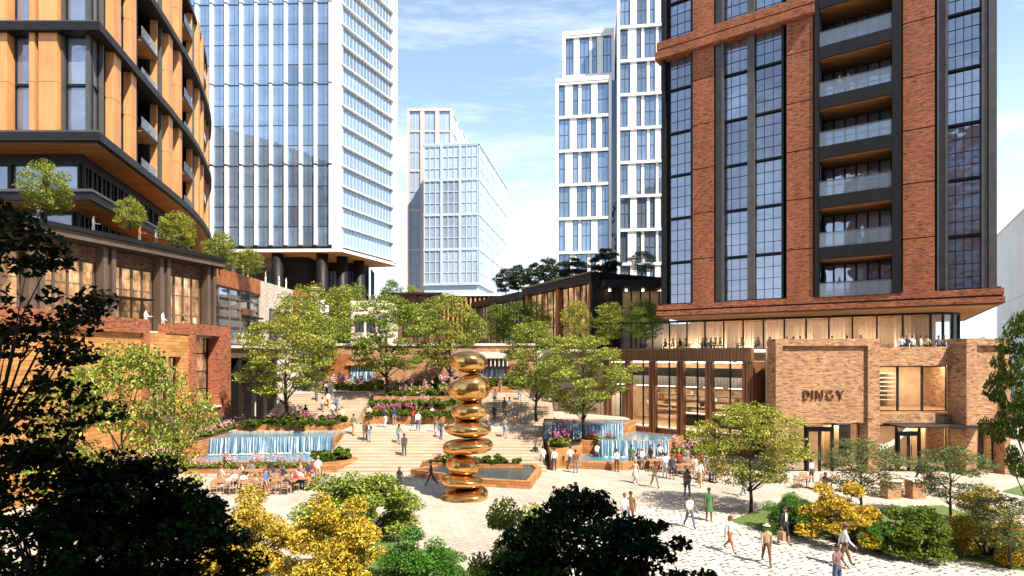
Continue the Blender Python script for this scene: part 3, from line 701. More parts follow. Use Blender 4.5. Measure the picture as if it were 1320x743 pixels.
# carved serif letters DINGY as raised strokes
def letters(parent, x0, zb, h, y, mat):
    t = h * .085; s = h * .04
    def bar(mb, ax, az, bx, bz, w):
        d = Vector((bx - ax, bz - az)); n = Vector((-d.y, d.x)).normalized() * w / 2
        p = [(ax + n.x, az + n.y), (ax - n.x, az - n.y), (bx - n.x, bz - n.y), (bx + n.x, bz + n.y)]
        mb.hexa([(q[0], y - .12, q[1]) for q in p] + [(q[0], y + .02, q[1]) for q in p])
    def arc(mb, cx, cz, rx, rz, a0, a1, w):
        n = 10
        for i in range(n):
            a, b = R(a0 + (a1 - a0) * i / n), R(a0 + (a1 - a0) * (i + 1) / n)
            bar(mb, cx + rx * math.cos(a), cz + rz * math.sin(a), cx + rx * math.cos(b), cz + rz * math.sin(b), w)
    def ser(mb, x, z): bar(mb, x - t * 1.1, z, x + t * 1.1, z, s)
    x = x0
    for ch in 'DINGY':
        mb = MB()
        if ch == 'D':
            bar(mb, x + t, zb, x + t, zb + h, t); ser(mb, x + t, zb); ser(mb, x + t, zb + h); arc(mb, x + t, zb + h / 2, h * .62, h / 2, -90, 90, t * .9); adv = h * .98
        elif ch == 'I':
            bar(mb, x + t, zb, x + t, zb + h, t); ser(mb, x + t, zb); ser(mb, x + t, zb + h); adv = h * .46
        elif ch == 'N':
            bar(mb, x + t, zb, x + t, zb + h, t * .6); ser(mb, x + t, zb); ser(mb, x + t, zb + h); bar(mb, x + t, zb + h, x + h * .78, zb, t); bar(mb, x + h * .78, zb, x + h * .78, zb + h, t * .6); ser(mb, x + h * .78, zb + h); adv = h * 1.28
        elif ch == 'G':
            arc(mb, x + h * .42, zb + h / 2, h * .42, h / 2, 40, 320, t * .9); bar(mb, x + h * .75, zb + h * .06, x + h * .75, zb + h * .45, t); ser(mb, x + h * .75, zb + h * .45); adv = h * 1.22
        else:
            bar(mb, x + h * .4, zb, x + h * .4, zb + h * .48, t); ser(mb, x + h * .4, zb); bar(mb, x + h * .4, zb + h * .46, x + h * .05, zb + h, t); bar(mb, x + h * .4, zb + h * .46, x + h * .75, zb + h, t * .6); ser(mb, x + h * .06, zb + h); ser(mb, x + h * .75, zb + h); adv = h
        part('letter', mb, mat, parent); x += adv
letters(pod, X(1037.5), Zp(514.5), (514.5 - 503.5) / F * YP, YP + .2, MT['bronze'])

# ------------------------------------------------------------------ bronze colonnade market hall
CA = Vector((20.0, 47.2)); CD = Vector((-.73, .683)).normalized()
CF = Fac(CA, CA + CD * 20)
mk = thing('market_hall', 'bronze framed two storey market hall with tall columns above a brick plinth', 'building', (16, 54, 0))
CP = lambda name, mat, boxes, label=None: CF.part(name, MT[mat], mk, boxes, label)
zr, zr0 = CF.z(900, 450), CF.z(900, 466)
LC = CF.u(775)
CP('roof', 'cream', [(-.2, LC + 8, zr - .3, zr - .04, -9.5, -.45)])
CP('fascia', 'bronze', [(-.3, LC, zr0, zr, -.4, .3)])
CP('fascia_rib', 'bronze', [(u, u + .06, zr0 + .1, zr - .1, .303, .36) for u in np.arange(0, LC, .3)])
CP('fascia_rail', 'taupe_steel', [(-.3, LC, zr - .06, zr + .08, .31, .45), (-.3, LC, zr0 - .04, zr0 + .1, .31, .45)])
CP('end_wall', 'bronze', [(-.32, -.02, 0, zr0 - .02, -6, -.0)])
cols = [963, 915, 878, 842, 810.5, 783]
for px in cols:
    u = CF.u(px)
    CP('column', 'bronze', [(u - .33, u + .33, 0, zr0 - .01, -.3, .25), (u - .22, u - .06, 0, zr0 - .02, .253, .36), (u + .06, u + .22, 0, zr0 - .02, .253, .36)])
zpl = 1.72
CP('plinth', 'brick_red', [(-.0, LC, 0, zpl, -.75, -.32)])
CP('plinth_cap', 'white', [(-.0, LC, zpl, zpl + .09, -1.5, -.30)])
us = [CF.u(p) for p in cols]
for a, b in zip(us[:-1], us[1:]):
    m_ = (a + b) / 2
    for x0, x1 in ((a + .34, m_ - .05), (m_ + .05, b - .34)):
        CP('window', 'clear', [(x0, x1, zpl + .1, zr0, -.5, -.46)])
    CP('mullion', 'dark_steel', [(m_ - .06, m_ + .06, .3, zr0, -.56, -.42)])
CP('floor', 'floor_in', [(0, LC + 2, zpl - .2, zpl, -9, -1.55)])
CP('mezzanine', 'white_band', [(0.1, LC, 5.75, 6.65, -1.8, -1.6)])
CP('mezzanine_rail', 'black', [(0.1, LC, 6.66, 7.5, -1.85, -1.8)])
CP('mezzanine_floor', 'floor_in', [(0.1, LC, 5.7, 5.85, -8.6, -1.85)])
CP('back_wall', 'interior', [(0.1, LC + 2, zpl, zr0, -9, -8.8)])
for k in range(5): CP('shelf', 'white_band' if k % 2 else 'bronze', [(.5 + (k % 3), LC - .6, 2.6 + k * .62, 2.68 + k * .62, -8.7, -8.2)])
for k in range(26): CP('stock', ['white', 'bronze', 'orange_stone', 'black', 'interior'][k % 5], [(1 + k * .52, 1.3 + k * .52, 2.69 + .62 * (k % 4), 3.05 + .62 * (k % 4), -8.6, -8.25)])
CP('counter', 'black', [(1, 8.5, zpl, 2.85, -5.2, -4.4)]); CP('counter_top', 'cream', [(.9, 8.6, 2.85, 2.95, -5.3, -4.3)])
for k in range(6):
    CP('ceiling_lamp', 'lamp', [(.9 + k * 2.4, 2.4 + k * 2.4, zr0 - .16, zr0 - .1, -1.3, -1.0)])  # row added to brighten the white band in place of sunlight
    CP('ceiling_lamp', 'lamp', [(1.2 + k * 2.4, 3.0 + k * 2.4, 5.6, 5.66, -4.8, -3.2)])
    CP('ceiling_lamp', 'lamp', [(1.2 + k * 2.4, 2.8 + k * 2.4, zr0 - .16, zr0 - .1, -5.8, -4.6)])
# recess between hall and shop
CP('service_wall', 'dark_steel', [(-6, -.4, 0, zr - .4, -8, -6.1)])

# ------------------------------------------------------------------ dark steel terrace pavilions (right of centre)
KD = Vector((-.433, .901)).normalized(); KA = Vector((11.6, 78.0))
KF = Fac(KA, KA + KD * 24)
kv = thing('steel_pavilion', 'dark steel pavilion with tall amber windows and sloping roofline behind the trees', 'building', (8, 86, 9.5))
KP = lambda name, mat, boxes: KF.part(name, MT[mat], kv, boxes)
zk = KF.z(764, 353)
KP('roof', 'dark_steel', [(-.8, 20.5, zk - 1.2, zk, -12, 1.2)])
KP('gutter', 'taupe_steel', [(-.8, 20.5, zk - .15, zk + .1, 1.203, 1.35)])
KP('end_wall', 'black', [(-.8, -.3, 9.5, zk - 1.2, -12, 1.0)])
for u in (0, 9.2, 19.6): KP('pier', 'rust', [(u, u + .9, 9.5, zk - 1.2, -.6, .5)])
kc = []
for a, b, n in ((.95, 9.15, 5), (10.15, 19.55, 5)):
    for k in range(n): kc.append((KF, a + (b - a) * k / n, a + (b - a) * (k + 1) / n, 10.2, zk - 1.25, -.3, 1, 3))
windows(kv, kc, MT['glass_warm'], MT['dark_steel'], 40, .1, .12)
KP('core', 'black', [(0, 20, 9.5, zk - 1.3, -11, -.65)])
K2 = Fac(KA + KD * 22, KA + KD * 52)
k2 = thing('steel_pavilion', 'smaller dark steel pavilion far behind the central trees with grey windows', 'building', (-8, 112, 9.5))
z2 = K2.z(655, 381)
K2.part('roof', MT['dark_steel'], k2, [(0, 30, z2 - 1.1, z2, -10, 1)]); K2.part('core', MT['black'], k2, [(.2, 29.8, 9.5, z2 - 1.1, -9, -.4)])
windows(k2, [(K2, .4 + k * 2.9, .4 + (k + 1) * 2.9, 10, z2 - 1.15, -.2, 2, 3) for k in range(10)], MT['glass_slate'], MT['dark_steel'], 40, .12, .12)
K3 = Fac((12.2, 75), (21.5, 75))
k3 = thing('terrace_hall', 'glazed terrace hall with amber interior between pavilion and brick tower', 'building', (17, 80, 9.5))
z3 = K3.z(800, 362)
K3.part('roof', MT['dark_steel'], k3, [(0, 10, z3 - .9, z3, -9, 1.1)]); K3.part('core', MT['interior'], k3, [(.2, 9.8, 9.5, z3 - .95, -6, -4)])
windows(k3, [(K3, .1 + k * 1.25, .1 + (k + 1) * 1.25, 9.55, z3 - .92, -.2, 1, 3) for k in range(8)], MT['clear'], MT['dark_steel'], 40, .1, .12)
for k in range(4): K3.part('ceiling_lamp', MT['lamp'], k3, [(1.2 + k * 2.3, 1.45 + k * 2.3, z3 - 1.1, z3 - 1.02, -2.6, -2.2)])
K3.part('floor', MT['floor_in'], k3, [(.1, 9.8, 9.5, 9.54, -4, -.3)])

# small pavilions seen over the central trees
sm = thing('roof_pavilion', 'small flat roofed steel and brick pavilion under the pale glass tower', 'building', at(530, 440, 100))
f = Fac((at(497, 0, 100)).xy, (at(566, 0, 100)).xy)
za, zb = HC + (458 - 378) / F * 100, 9.5
f.part('roof', MT['dark_steel'], sm, [(-.6, f.L + .6, za - .4, za, -8, 1)]); f.part('wall', MT['brick_dark'], sm, [(.2, f.L - .2, zb, za - .4, -7, -.4)])
for k in range(6): f.part('post', MT['dark_steel'], sm, [(k * f.L / 5 - .12, k * f.L / 5 + .12, zb, za - .4, .2, .5)])
f.part('terrace_rail', MT['dark_steel'], sm, [(0, f.L, za - 4.2, za - 3.9, .1, .5)])
f = Fac((at(452, 0, 92)).xy, (at(500, 0, 92)).xy)
wb = thing('white_block', 'low white flat roofed block below the white tower columns', 'building', at(476, 440, 95))
f.part('wall', MT['cream'], wb, [(0, f.L, 9.5, HC + (458 - 388) / F * 92, -8, 0)]); windows(wb, [(f, .8 + k * 1.9, 2.2 + k * 1.9, 12.5, 15.2, .05, 2, 2) for k in range(3)], MT['glass_dark'], MT['dark_steel'])
f = Fac((at(560, 0, 118)).xy, (at(652, 0, 118)).xy)
zz = HC + (458 - 382) / F * 118
lb = thing('timber_block', 'timber finned low block beneath the pale glass tower', 'building', at(606, 440, 120))
f.part('wall', MT['dark_steel'], lb, [(0, f.L, 9.5, zz, -9, -.4)])
for k in range(16): f.part('fin', MT['wood_panel'], lb, [(k * f.L / 16, k * f.L / 16 + .35, 9.5, zz - .2, -.39, .3)])
f.part('roof', MT['white'], lb, [(-.5, f.L + .5, zz, zz + .5, -9.5, .6)])

# ------------------------------------------------------------------ white glass office tower (left of centre)
wt = thing('white_tower', 'tall white finned glass office tower lifted on black round columns', 'building', (-46, 120, 9.5))
WA = Vector((-34.6, 112.0))
WF = Fac((-72, 113.2), WA); zw = HC + 133 / F * 112
WD = Vector((.379, .925)).normalized(); WR = Fac(WA, WA + WD * 18.9, (1, -.4))
ZW = 112.0; fh = 26.2 / F * 112; L = WF.L
part('core', MB().prism([WF.P(.3, -.8, 0)[:2], WF.P(L - .9, -.8, 0)[:2], WR.P(18.0, -.8, 0)[:2], WF.P(.3, -20, 0)[:2]], zw + .4, ZW), MT['grey_steel'], wt)
bw = 3.03; x0 = L - 1.75; cl_ = []
nfl = int((ZW - zw) / fh)
zf = lambda i: zw + 1.1 + i * fh
for i in range(nfl):
    for k in range(13):
        a = x0 - (k + 1) * bw
        if a < 0: break
        cl_.append((WF, a + .02, a + bw - .02, zf(i) + .02, zf(i + 1) - .02, -.1, 2, 1))
windows(wt, cl_, MT['glass_blue'], MT['grey_steel'], 60, .045, .06)
for i in range(nfl): WF.part('spandrel', MT['grey_steel'], wt, [(1, x0 - .02, zf(i) - .05, zf(i) + .07, -.14, -.06)])
for k in range(13):
    a = x0 - k * bw
    if a < 0: break
    bx = []
    for j in range(0, nfl, 4): bx.append((a - .26, a + .26, zf(j) + .35, zf(min(j + 4, nfl)) - .1, -.1, .45))
    WF.part('fin', MT['white_metal'], wt, bx)
for j in range(0, nfl, 4): WF.part('joint_band', MT['dark_steel'], wt, [(1, x0, zf(j) - .1, zf(j) + .14, -.2, -.06)])
WF.part('corner_column', MT['white'], wt, [(L - 1.45, L - .02, zw + .6, ZW, -1, .2)])
for j in range(nfl): WF.part('panel_joint', MT['pale_grey'], wt, [(L - 1.44, L - .03, zf(j), zf(j) + .06, .2, .206)])
WF.part('base_band', MT['white'], wt, [(0, L, zw, zw + .6, -1, .45)])
rc = []
for i in range(nfl): rc.append((WR, .9, 18.0, zf(i) + .02, zf(i + 1) - .02, -.1, 15, 1))
windows(wt, rc, MT['glass_side'], MT['white_metal'], 30, .06, .1)
for i in range(nfl + 1): WR.part('ledge', MT['white_metal'], wt, [(.2, 18.6, zf(i) - .1, zf(i) + .1, -.2, .6)])
WR.part('corner_column', MT['white'], wt, [(.02, .85, zw + .6, ZW, -1, .2)]); WR.part('corner_column', MT['white'], wt, [(18.0, 19.2, zw + .6, ZW, -2, .8)])
WR.part('base_band', MT['white'], wt, [(0, 19.2, zw, zw + .6, -1, .6)])
part('soffit', MB().prism([WF.P(0, .4, 0)[:2], WF.P(L + .4, .4, 0)[:2], WR.P(19.2, .5, 0)[:2], WF.P(L - 4, -20, 0)[:2], WF.P(0, -20, 0)[:2]], zw - .15, zw - .004), MT['soffit'], wt)
for px, Yc in ((415.5, 113.5), (441, 117), (463, 122), (358, 113.5), (300, 114)):
    c = at(px, 0, Yc); part('column', MB().tube([(c.x, c.y, 9.5), (c.x, c.y, zw - .15)], 1.15, 16), MT['dark_steel'], wt, True)
c = at(415.5, 0, 113.5); part('column_base', MB().tube([(c.x, c.y, 9.5), (c.x, c.y, 18.2), (c.x, c.y, 20.4)], [1.3, 1.3, 1.1], 16), MT['white'], wt, True)
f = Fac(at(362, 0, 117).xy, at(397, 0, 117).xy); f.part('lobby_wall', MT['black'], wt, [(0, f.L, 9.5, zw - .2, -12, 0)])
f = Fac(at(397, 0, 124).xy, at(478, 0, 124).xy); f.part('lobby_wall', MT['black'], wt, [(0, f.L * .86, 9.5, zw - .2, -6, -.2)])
windows(wt, [(f, f.L * .86 * k / 5, f.L * .86 * (k + 1) / 5, 20.5, zw - 2, -.1, 3, 3) for k in range(5)], MT['glass_blue'], MT['dark_steel'])
f = Fac(at(290, 0, 118).xy, at(360, 0, 118).xy); windows(wt, [(f, f.L * k / 4, f.L * (k + 1) / 4, 9.5, zw - 2.2, 0, 2, 3) for k in range(4)], MT['glass_blue'], MT['grey_steel'])
f = Fac(at(478, 0, 128).xy, at(482, 0, 134).xy, (1, -.3)); windows(wt, [(f, f.L * k / 3, f.L * (k + 1) / 3, 9.5, zw - 1, 0, 2, 6) for k in range(3)], MT['glass_pale'], MT['grey_steel'])

# ------------------------------------------------------------------ pale glass tower, far centre
ft = thing('pale_tower', 'distant glass tower, pale blue haze painted in, with a pink framed taller rear wing', 'building', at(590, 440, 190))
FA = at(617, 0, 170).xy; FF = Fac(at(546, 0, 172).xy, FA); FD = Vector((127, 720)).normalized(); FR = Fac(FA, FA + FD * 46.5, (1, -.2))
zt_ = HC + 272 / F * 170; zb_ = HC + (458 - 366) / F * 170
part('core', MB().prism([FF.P(.1, -.4, 0)[:2], FF.P(FF.L - .4, -.4, 0)[:2], FR.P(46.3, -.4, 0)[:2], FF.P(.1, -44, 0)[:2]], 9.5, zt_), MT['haze_frame'], ft)
fcs = []
for j in range(4):
    z0, z1 = zb_ + (zt_ - zb_) * j / 4, zb_ + (zt_ - zb_) * (j + 1) / 4
    for k in range(3): fcs.append((FF, FF.L * k / 3 + .1, FF.L * (k + 1) / 3 - .1, z0 + .1, z1 - .1, 0, 3, 3))
    for k in range(6): fcs.append((FR, 46.5 * k / 6 + .1, 46.5 * (k + 1) / 6 - .1, z0 + .1, z1 - .1, 0, 6, 3))
    FF.part('joint_band', MT['haze_frame'], ft, [(0, FF.L, z0 - .35, z0 + .35, -.1, .3)]); FR.part('joint_band', MT['haze_frame'], ft, [(0, 46.5, z0 - .25, z0 + .25, -.1, .3)])
windows(ft, fcs, MT['glass_pale'], MT['haze_frame'], 60, .3, .25)
for k in range(1, 3): FF.part('mullion', MT['haze_frame'], ft, [(FF.L * k / 3 - .4, FF.L * k / 3 + .4, zb_, zt_, .02, .35)])
FF.part('parapet', MT['haze_frame'], ft, [(-.2, FF.L + .3, zt_, zt_ + .7, -1, .3)]); FR.part('parapet', MT['haze_frame'], ft, [(0, 46.8, zt_, zt_ + .7, -1, .4)])
PB = Fac(at(525.5, 0, 185).xy, at(583, 0, 185).xy); PD = Vector((82, 720)).normalized(); PR = Fac(at(583, 0, 185).xy, at(583, 0, 185).xy + PD * 52, (1, -.1))
zp_ = HC + (458 - 144) / F * 185
part('rear_wing', MB().prism([PB.P(.1, -.5, 0)[:2], PB.P(PB.L - .3, -.5, 0)[:2], PR.P(52, -.5, 0)[:2], PB.P(.1, -50, 0)[:2]], 9.5, zp_), MT['haze_frame'], ft)
pcs = []
nb = 9
for j in range(nb):
    z0, z1 = zb_ + (zp_ - zb_) * j / nb, zb_ + (zp_ - zb_) * (j + 1) / nb
    for k in range(3): pcs.append((PB, PB.L * k / 3 + .5, PB.L * (k + 1) / 3 - .5, z0 + .2, z1 - .2, -.1, 2, 1))
    PB.part('floor_band', MT['pink_frame'], ft, [(0, PB.L, z0 - .3, z0 + .3, -.3, .2)] if j % 2 == 0 else [(0, PB.L, z0 - .1, z0 + .1, -.3, .05)])
    for k in range(7): pcs.append((PR, 52 * k / 7 + .4, 52 * (k + 1) / 7 - .4, z0 + .2, z1 - .2, -.1, 2, 1))
windows(ft, pcs, MT['glass_pale'], MT['haze_frame'], 40, .2, .2)
for k in range(4): PB.part('pier', MT['pink_frame'], ft, [(max(0, PB.L * k / 3 - .7), min(PB.L, PB.L * k / 3 + .7), 9.5, zp_, -.5, .4)])
for k in range(8): PR.part('pier', MT['pink_frame'], ft, [(max(0, 52 * k / 7 - .5), 52 * k / 7 + .5, 9.5, zp_, -.5, .3)])
PB.part('parapet', MT['pink_frame'], ft, [(0, PB.L, zp_, zp_ + .9, -1, .45)])

# ------------------------------------------------------------------ white residential towers (right of centre)
def grid_tower(label, pxa, pxb, ya, yb, Y, depth, floors_y, seed, loc, root=None, side='dark_steel', pat=None):
    A = at(pxa, 0, Y).xy; ang = R(8); k = (pxb - CX) / F
    d = Vector((math.cos(ang), -math.sin(ang))); L = (k * A.y - A.x) / (d.x - k * d.y)
    f = Fac(A, A + d * L); r = root or thing('residential_tower', label, 'building', loc)
    ztp = f.z(pxa, ya); zbt = 9.5
    f.part('core', MT[side], r, [(.02, f.L - .02, zbt, ztp - .1, -depth, -.5)])
    rr = random.Random(seed); cells = []; zs = [f.z(pxa, ya + 5 + i * floors_y) for i in range(0, 14)]
    white = []
    for i in range(len(zs) - 1):
        z1, z0 = zs[i], zs[i + 1]
        if z1 < zbt: break
        z0 = max(z0, zbt)
        lay = pat[i % 2]
        for a, b, kind in lay:
            u0, u1 = f.L * a, f.L * b
            if kind == 'g': cells.append((f, u0, u1, z0 + .25, z1 - .25, -.32, 1 if (b - a) < .12 else 2, 2))
            else: white.append((u0, u1, z0 + .26, z1 - .26, -.45, .0 if kind == 'w' else -.12))
        f.part('floor_band', MT['white'], r, [(0, f.L, z1 - .26, z1 + .26, -.5, .25)])
    for j in range(0, len(white), 1): f.part('panel', MT['white'], r, [white[j]])
    f.part('edge_fin', MT['white'], r, [(-.25, f.L * .035, zbt, ztp, -.6, .3)]); f.part('edge_fin', MT['white'], r, [(f.L * .965, f.L + .2, zbt, ztp, -.6, .3)])
    f.part('parapet', MT['white'], r, [(-.25, f.L + .2, ztp - .55, ztp + .25, -1, .35)])
    windows(r, cells, MT['glass_blue'], MT['grey_steel'], 96, .14, .1)
    return r, f
PA = [[(.035, .15, 'g'), (.15, .3, 'w'), (.3, .40, 'g'), (.40, .46, 'b'), (.46, .64, 'g'), (.64, .76, 'w'), (.76, .965, 'g')],
      [(.035, .24, 'g'), (.24, .37, 'w'), (.37, .57, 'g'), (.57, .63, 'b'), (.63, .73, 'g'), (.73, .84, 'w'), (.84, .965, 'g')]]
r1, f1 = grid_tower('lower white residential tower with staggered windows and a stepped dark top', 718, 787, 104, 345, 112, 18, 43.5, 3, at(752, 440, 117), pat=PA)
grid_tower('', 727, 790, 44, 100, 115.5, 16, 51, 5, None, root=r1, pat=[[(.035, .2, 'g'), (.2, .32, 'w'), (.32, .52, 'g'), (.52, .58, 'b'), (.58, .68, 'g'), (.68, .8, 'b'), (.8, .965, 'g')]] * 2)
r2, f2 = grid_tower('taller white residential tower with staggered windows rising beside the brick tower', 797, 862, -12, 345, 109, 18, 43.5, 9, at(828, 440, 114), pat=[PA[1], [(.035, .19, 'g'), (.19, .36, 'w'), (.36, .46, 'g'), (.46, .52, 'b'), (.52, .75, 'g'), (.75, .8, 'b'), (.8, .965, 'g')]])
f1.part('dark_side', MT['glass_dark'], r1, [(f1.L + .25, f1.L + 2.0, 9.5, f1.z(718, 104) - .4, -8, -.6)])

# ------------------------------------------------------------------ pale building at the far right
pw = thing('pale_building', 'plain pale rendered building at the right edge behind the brick shop', 'building', (88, 96, 0))
Wd = Vector((.54, .84)).normalized(); wf = Fac(Vector((86.8, 100)) - Wd * 40, Vector((86.8, 100)), (-1, 0))
wf.part('wall', MT['pale_grey'], pw, [(0, wf.L, 0, HC + 153 / F * 100, -12, 0)])
wf.part('coping', MT['white'], pw, [(-.1, wf.L + .1, HC + 153 / F * 100, HC + 153 / F * 100 + .25, -12.1, .15)])
for k in range(5): wf.part('wall_joint', MT['grey_steel'], pw, [(0, wf.L, 3.5 * (k + 1), 3.5 * (k + 1) + .06, 0, .004)])

# ------------------------------------------------------------------ curved timber panelled building (upper left)
wd = thing('timber_tower', 'curved tower with golden timber panels and black floor bands', 'building', (-48, 62, 17.6))
key = [(-37.4, 50), (-39.7, 59.5), (-41.6, 67.3), (-45.0, 78.8), (-51.4, 93.7), (-60, 106), (-73, 116)]
arc = []
for i in range(len(key) - 1):
    p0 = Vector(key[max(i - 1, 0)]); p1 = Vector(key[i]); p2 = Vector(key[i + 1]); p3 = Vector(key[min(i + 2, len(key) - 1)])
    for k in range(12):
        t = k / 12; arc.append(.5 * ((2 * p1) + (p2 - p0) * t + (2 * p0 - 5 * p1 + 4 * p2 - p3) * t * t + (3 * p1 - p0 - 3 * p2 + p3) * t ** 3))
arc.append(Vector(key[-1]))
cum = [0]
for a, b in zip(arc[:-1], arc[1:]): cum.append(cum[-1] + (b - a).length)
def apt(s):
    if s < 0:
        return arc[0] + Vector((s, 0))
    for i in range(len(cum) - 1):
        if s <= cum[i + 1]: return arc[i].lerp(arc[i + 1], (s - cum[i]) / (cum[i + 1] - cum[i]))
    return arc[-1]
def ain(off):           # arc offset inwards/outwards, corner mitred, ending far left
    out = []
    for i, p in enumerate(arc):
        t = (arc[min(i + 1, len(arc) - 1)] - arc[max(i - 1, 0)]).normalized(); n = Vector((t.y, -t.x))
        out.append(p + n * off)
    yf = 50 - off
    if out[0].y > yf: out = [out[0] + (out[0] - out[1]) * ((out[0].y - yf) / (out[1].y - out[0].y))] + out
    else:
        i = next(k for k in range(len(out)) if out[k].y > yf)
        out = [out[i - 1].lerp(out[i], (yf - out[i - 1].y) / (out[i].y - out[i - 1].y))] + out[i:]
    return [(-75, yf)] + [(p.x, p.y) for p in out] + [(-90, 116)]
zB = HC + 272 / F * 50; hS = 140 / F * 50        # underside of the lowest band, two-storey height
zBs = [zB + hS * i for i in range(3)]
for z in zBs:
    part('floor_band', MB().prism(ain(.9), z, z + .75), MT['dark_steel'], wd); part('floor_band', MB().prism(ain(.55), z + .76, z + 1.05), MT['grey_steel'], wd)
part('roof', MB().prism(ain(.3), zBs[2] + hS - .6, zBs[2] + hS), MT['dark_steel'], wd)
part('core', MB().prism(ain(-3.2), zB + .1, zBs[2] + hS), MT['black'], wd)
part('soffit', MB().prism(ain(.4), zB - .1, zB - .004), MT['soffit'], wd)
front = Fac((-75, 50), (-37.4, 50))
pat = [('g', 1.15), ('d', .2), ('g', 1.1), ('p', 1.55), ('q', .6), ('g', 1.7), ('p', 1.3), ('q', .25), ('g', 1.9), ('p', 1.7), ('q', .3)]
def bay(fc, kind, u0, u1, z0, z1):
    zmid = (z0 + z1) / 2
    if kind == 'g':
        wcells.append((fc, u0, u1, z0, zmid - .05, -.35, 1, 1)); wcells.append((fc, u0, u1, zmid + .05, z1, -.35, 1, 1))
        fc.part('transom', MT['dark_steel'], wd, [(u0, u1, zmid - .1, zmid + .1, -.5, -.2)])
    elif kind == 'p':
        fc.part('timber_panel', MT['wood_panel'], wd, [(u0, u1, z0, zmid - .02, -.6, .45), (u0, u1, zmid + .02, z1, -.6, .45)])
    elif kind == 'q':
        fc.part('timber_panel', MT['wood_panel'], wd, [(u0 + .03, u1 - .03, z0, zmid - .02, -.6, .1), (u0 + .03, u1 - .03, zmid + .02, z1, -.6, .1)])
    elif kind == 'd':
        fc.part('post', MT['grey_steel'], wd, [(u0, u1, z0, z1, -.5, .1)])
    elif kind == 'b':
        fc.part('balcony', MT['dark_steel'], wd, [(u0, u1, zmid - .25, zmid + .1, -2.5, .2)])
        fc.part('soffit', MT['soffit'], wd, [(u0, u1, zmid - .32, zmid - .253, -2.5, .1)])
        fc.part('balustrade', MT['rail_glass'], wd, [(u0, u1, zmid + .1, zmid + 1.3, .1, .14)]); fc.part('balustrade', MT['rail_glass'], wd, [(u0, u1, z0, z0 + 1.2, .1, .14)])
        wcells.append((fc, u0, u1, z0, zmid - .4, -2.4, 2, 1)); wcells.append((fc, u0, u1, zmid + .2, z1, -2.4, 2, 1))
wcells = []
for i, z in enumerate(zBs):
    z0, z1 = z + 1.06, z + hS - .01
    pxs = [(-30, -16, 'p'), (-15, -2, 'g'), (-1, 4.5, 'q'), (6, 15, 'p'), (16.5, 42, 'g'), (43, 50, 'p'), (50.2, 54.3, 'd'), (55, 79, 'p'), (80, 82.5, 'd'), (83, 111, 'g'), (111.5, 116, 'd')]
    for a, b, k in pxs: bay(front, k, front.u(a), front.u(b), z0, z1)
    s = .25; j = 0
    while s < cum[-1] - 3:
        kind, wdt = pat[j % len(pat)]
        if j in (9, 20, 31): kind, wdt = 'b', 4.2
        a, b = apt(s), apt(s + wdt); fc = Fac(a, b, (1, -.6))
        bay(fc, kind, 0.02, fc.L - .02, z0, z1); s += wdt; j += 1
windows(wd, wcells, MT['glass_slate'], MT['dark_steel'], 96, .08, .12)
part('floor_plate', MB().prism(ain(-.65), zBs[0] + .2, zBs[0] + .5), MT['dark_steel'], wd)
# recessed storeys below the timber body
zq = HC + (458 - 258) / F * 50.6
part('recess_core', MB().prism(ain(-5.5), 17.6, zB - .1), MT['black'], wd)
gcells = []
for z0, z1, off in ((zq + .96, zB - 1.0, -2.3), (17.7, zq - .4, -3.4)):
    pts = ain(off)[:-1]; acc = []
    ff = Fac(pts[0], pts[1]); n = 8
    for k in range(n): gcells.append((ff, ff.L * (1 - .75 * (k + 1) / n), ff.L * (1 - .75 * k / n), z0, z1, 0, 1, 1))
    run = pts[1:]; k = 0
    while k < len(run) - 3:
        a, b = Vector(run[k]), Vector(run[k + 2]); fc = Fac(a, b, (1, -.6)); gcells.append((fc, 0, fc.L, z0, z1, 0, 2, 1)); k += 2
windows(wd, gcells, MT['glass_slate'], MT['dark_steel'], 60, .16, .3)
part('recess_ceiling', MB().prism(ain(-2.2), zB - .95, zB - .11), MT['dark_steel'], wd)
part('balcony', MB().prism(ain(-.5), zq, zq + .7), MT['dark_steel'], wd); part('balcony_rim', MB().prism(ain(-.35), zq + .71, zq + .95), MT['grey_steel'], wd); part('soffit', MB().prism(ain(-.8), zq - .07, zq - .004), MT['soffit'], wd)

# ------------------------------------------------------------------ steel and brick podium under it
PO = Fac((-35.7 - .302 * 10, 41.8 - 10), (-30.8, 58)); ZPR = PO.z(200, 317)
ps = thing('steel_gallery', 'two storey gallery with taupe steel columns and an overhanging dark roof terrace', 'building', (-36, 50, 0))
OP = lambda name, mat, boxes: PO.part(name, MT[mat], ps, boxes)
Lp = PO.L
ZT2 = 10.6
OP('roof', 'gallery_steel', [(-4, Lp + .4, ZPR - .95, ZPR - .38, -9, .9)]); OP('roof_edge', 'dark_steel', [(-4, Lp + .5, ZPR - .37, ZPR, -9, 1.1)])
OP('roof_underside', 'black', [(-4, Lp + .3, ZPR - 1.05, ZPR - .953, -8, .8)])
OP('body', 'brick_dark', [(-4, Lp, 0, ZPR - 1.06, -9, -1.6)])
OP('brick_frieze', 'brick_dark', [(-4, Lp, ZPR - 2.3, ZPR - 1.06, -1.59, -.65)])
pcs_ = [45, 139, 211, 271]
for px in pcs_:
    u = PO.u(px); OP('column', 'gallery_steel', [(u - .55, u - .2, ZT2, ZPR - 1.05, -.65, .25), (u - .2, u + .2, ZT2, ZPR - 1.05, -.7, -.1), (u + .2, u + .55, ZT2, ZPR - 1.05, -.65, .25)])
uu = [PO.u(p) for p in pcs_]
gc = []
for a, b in [(uu[0] - 6, uu[0])] + list(zip(uu[:-1], uu[1:])):
    for k in range(4): gc.append((PO, a + .66 + (b - a - 1.32) * k / 4, a + .66 + (b - a - 1.32) * (k + 1) / 4, ZT2 + .1, ZPR - 2.35, -.75, 1, 3))
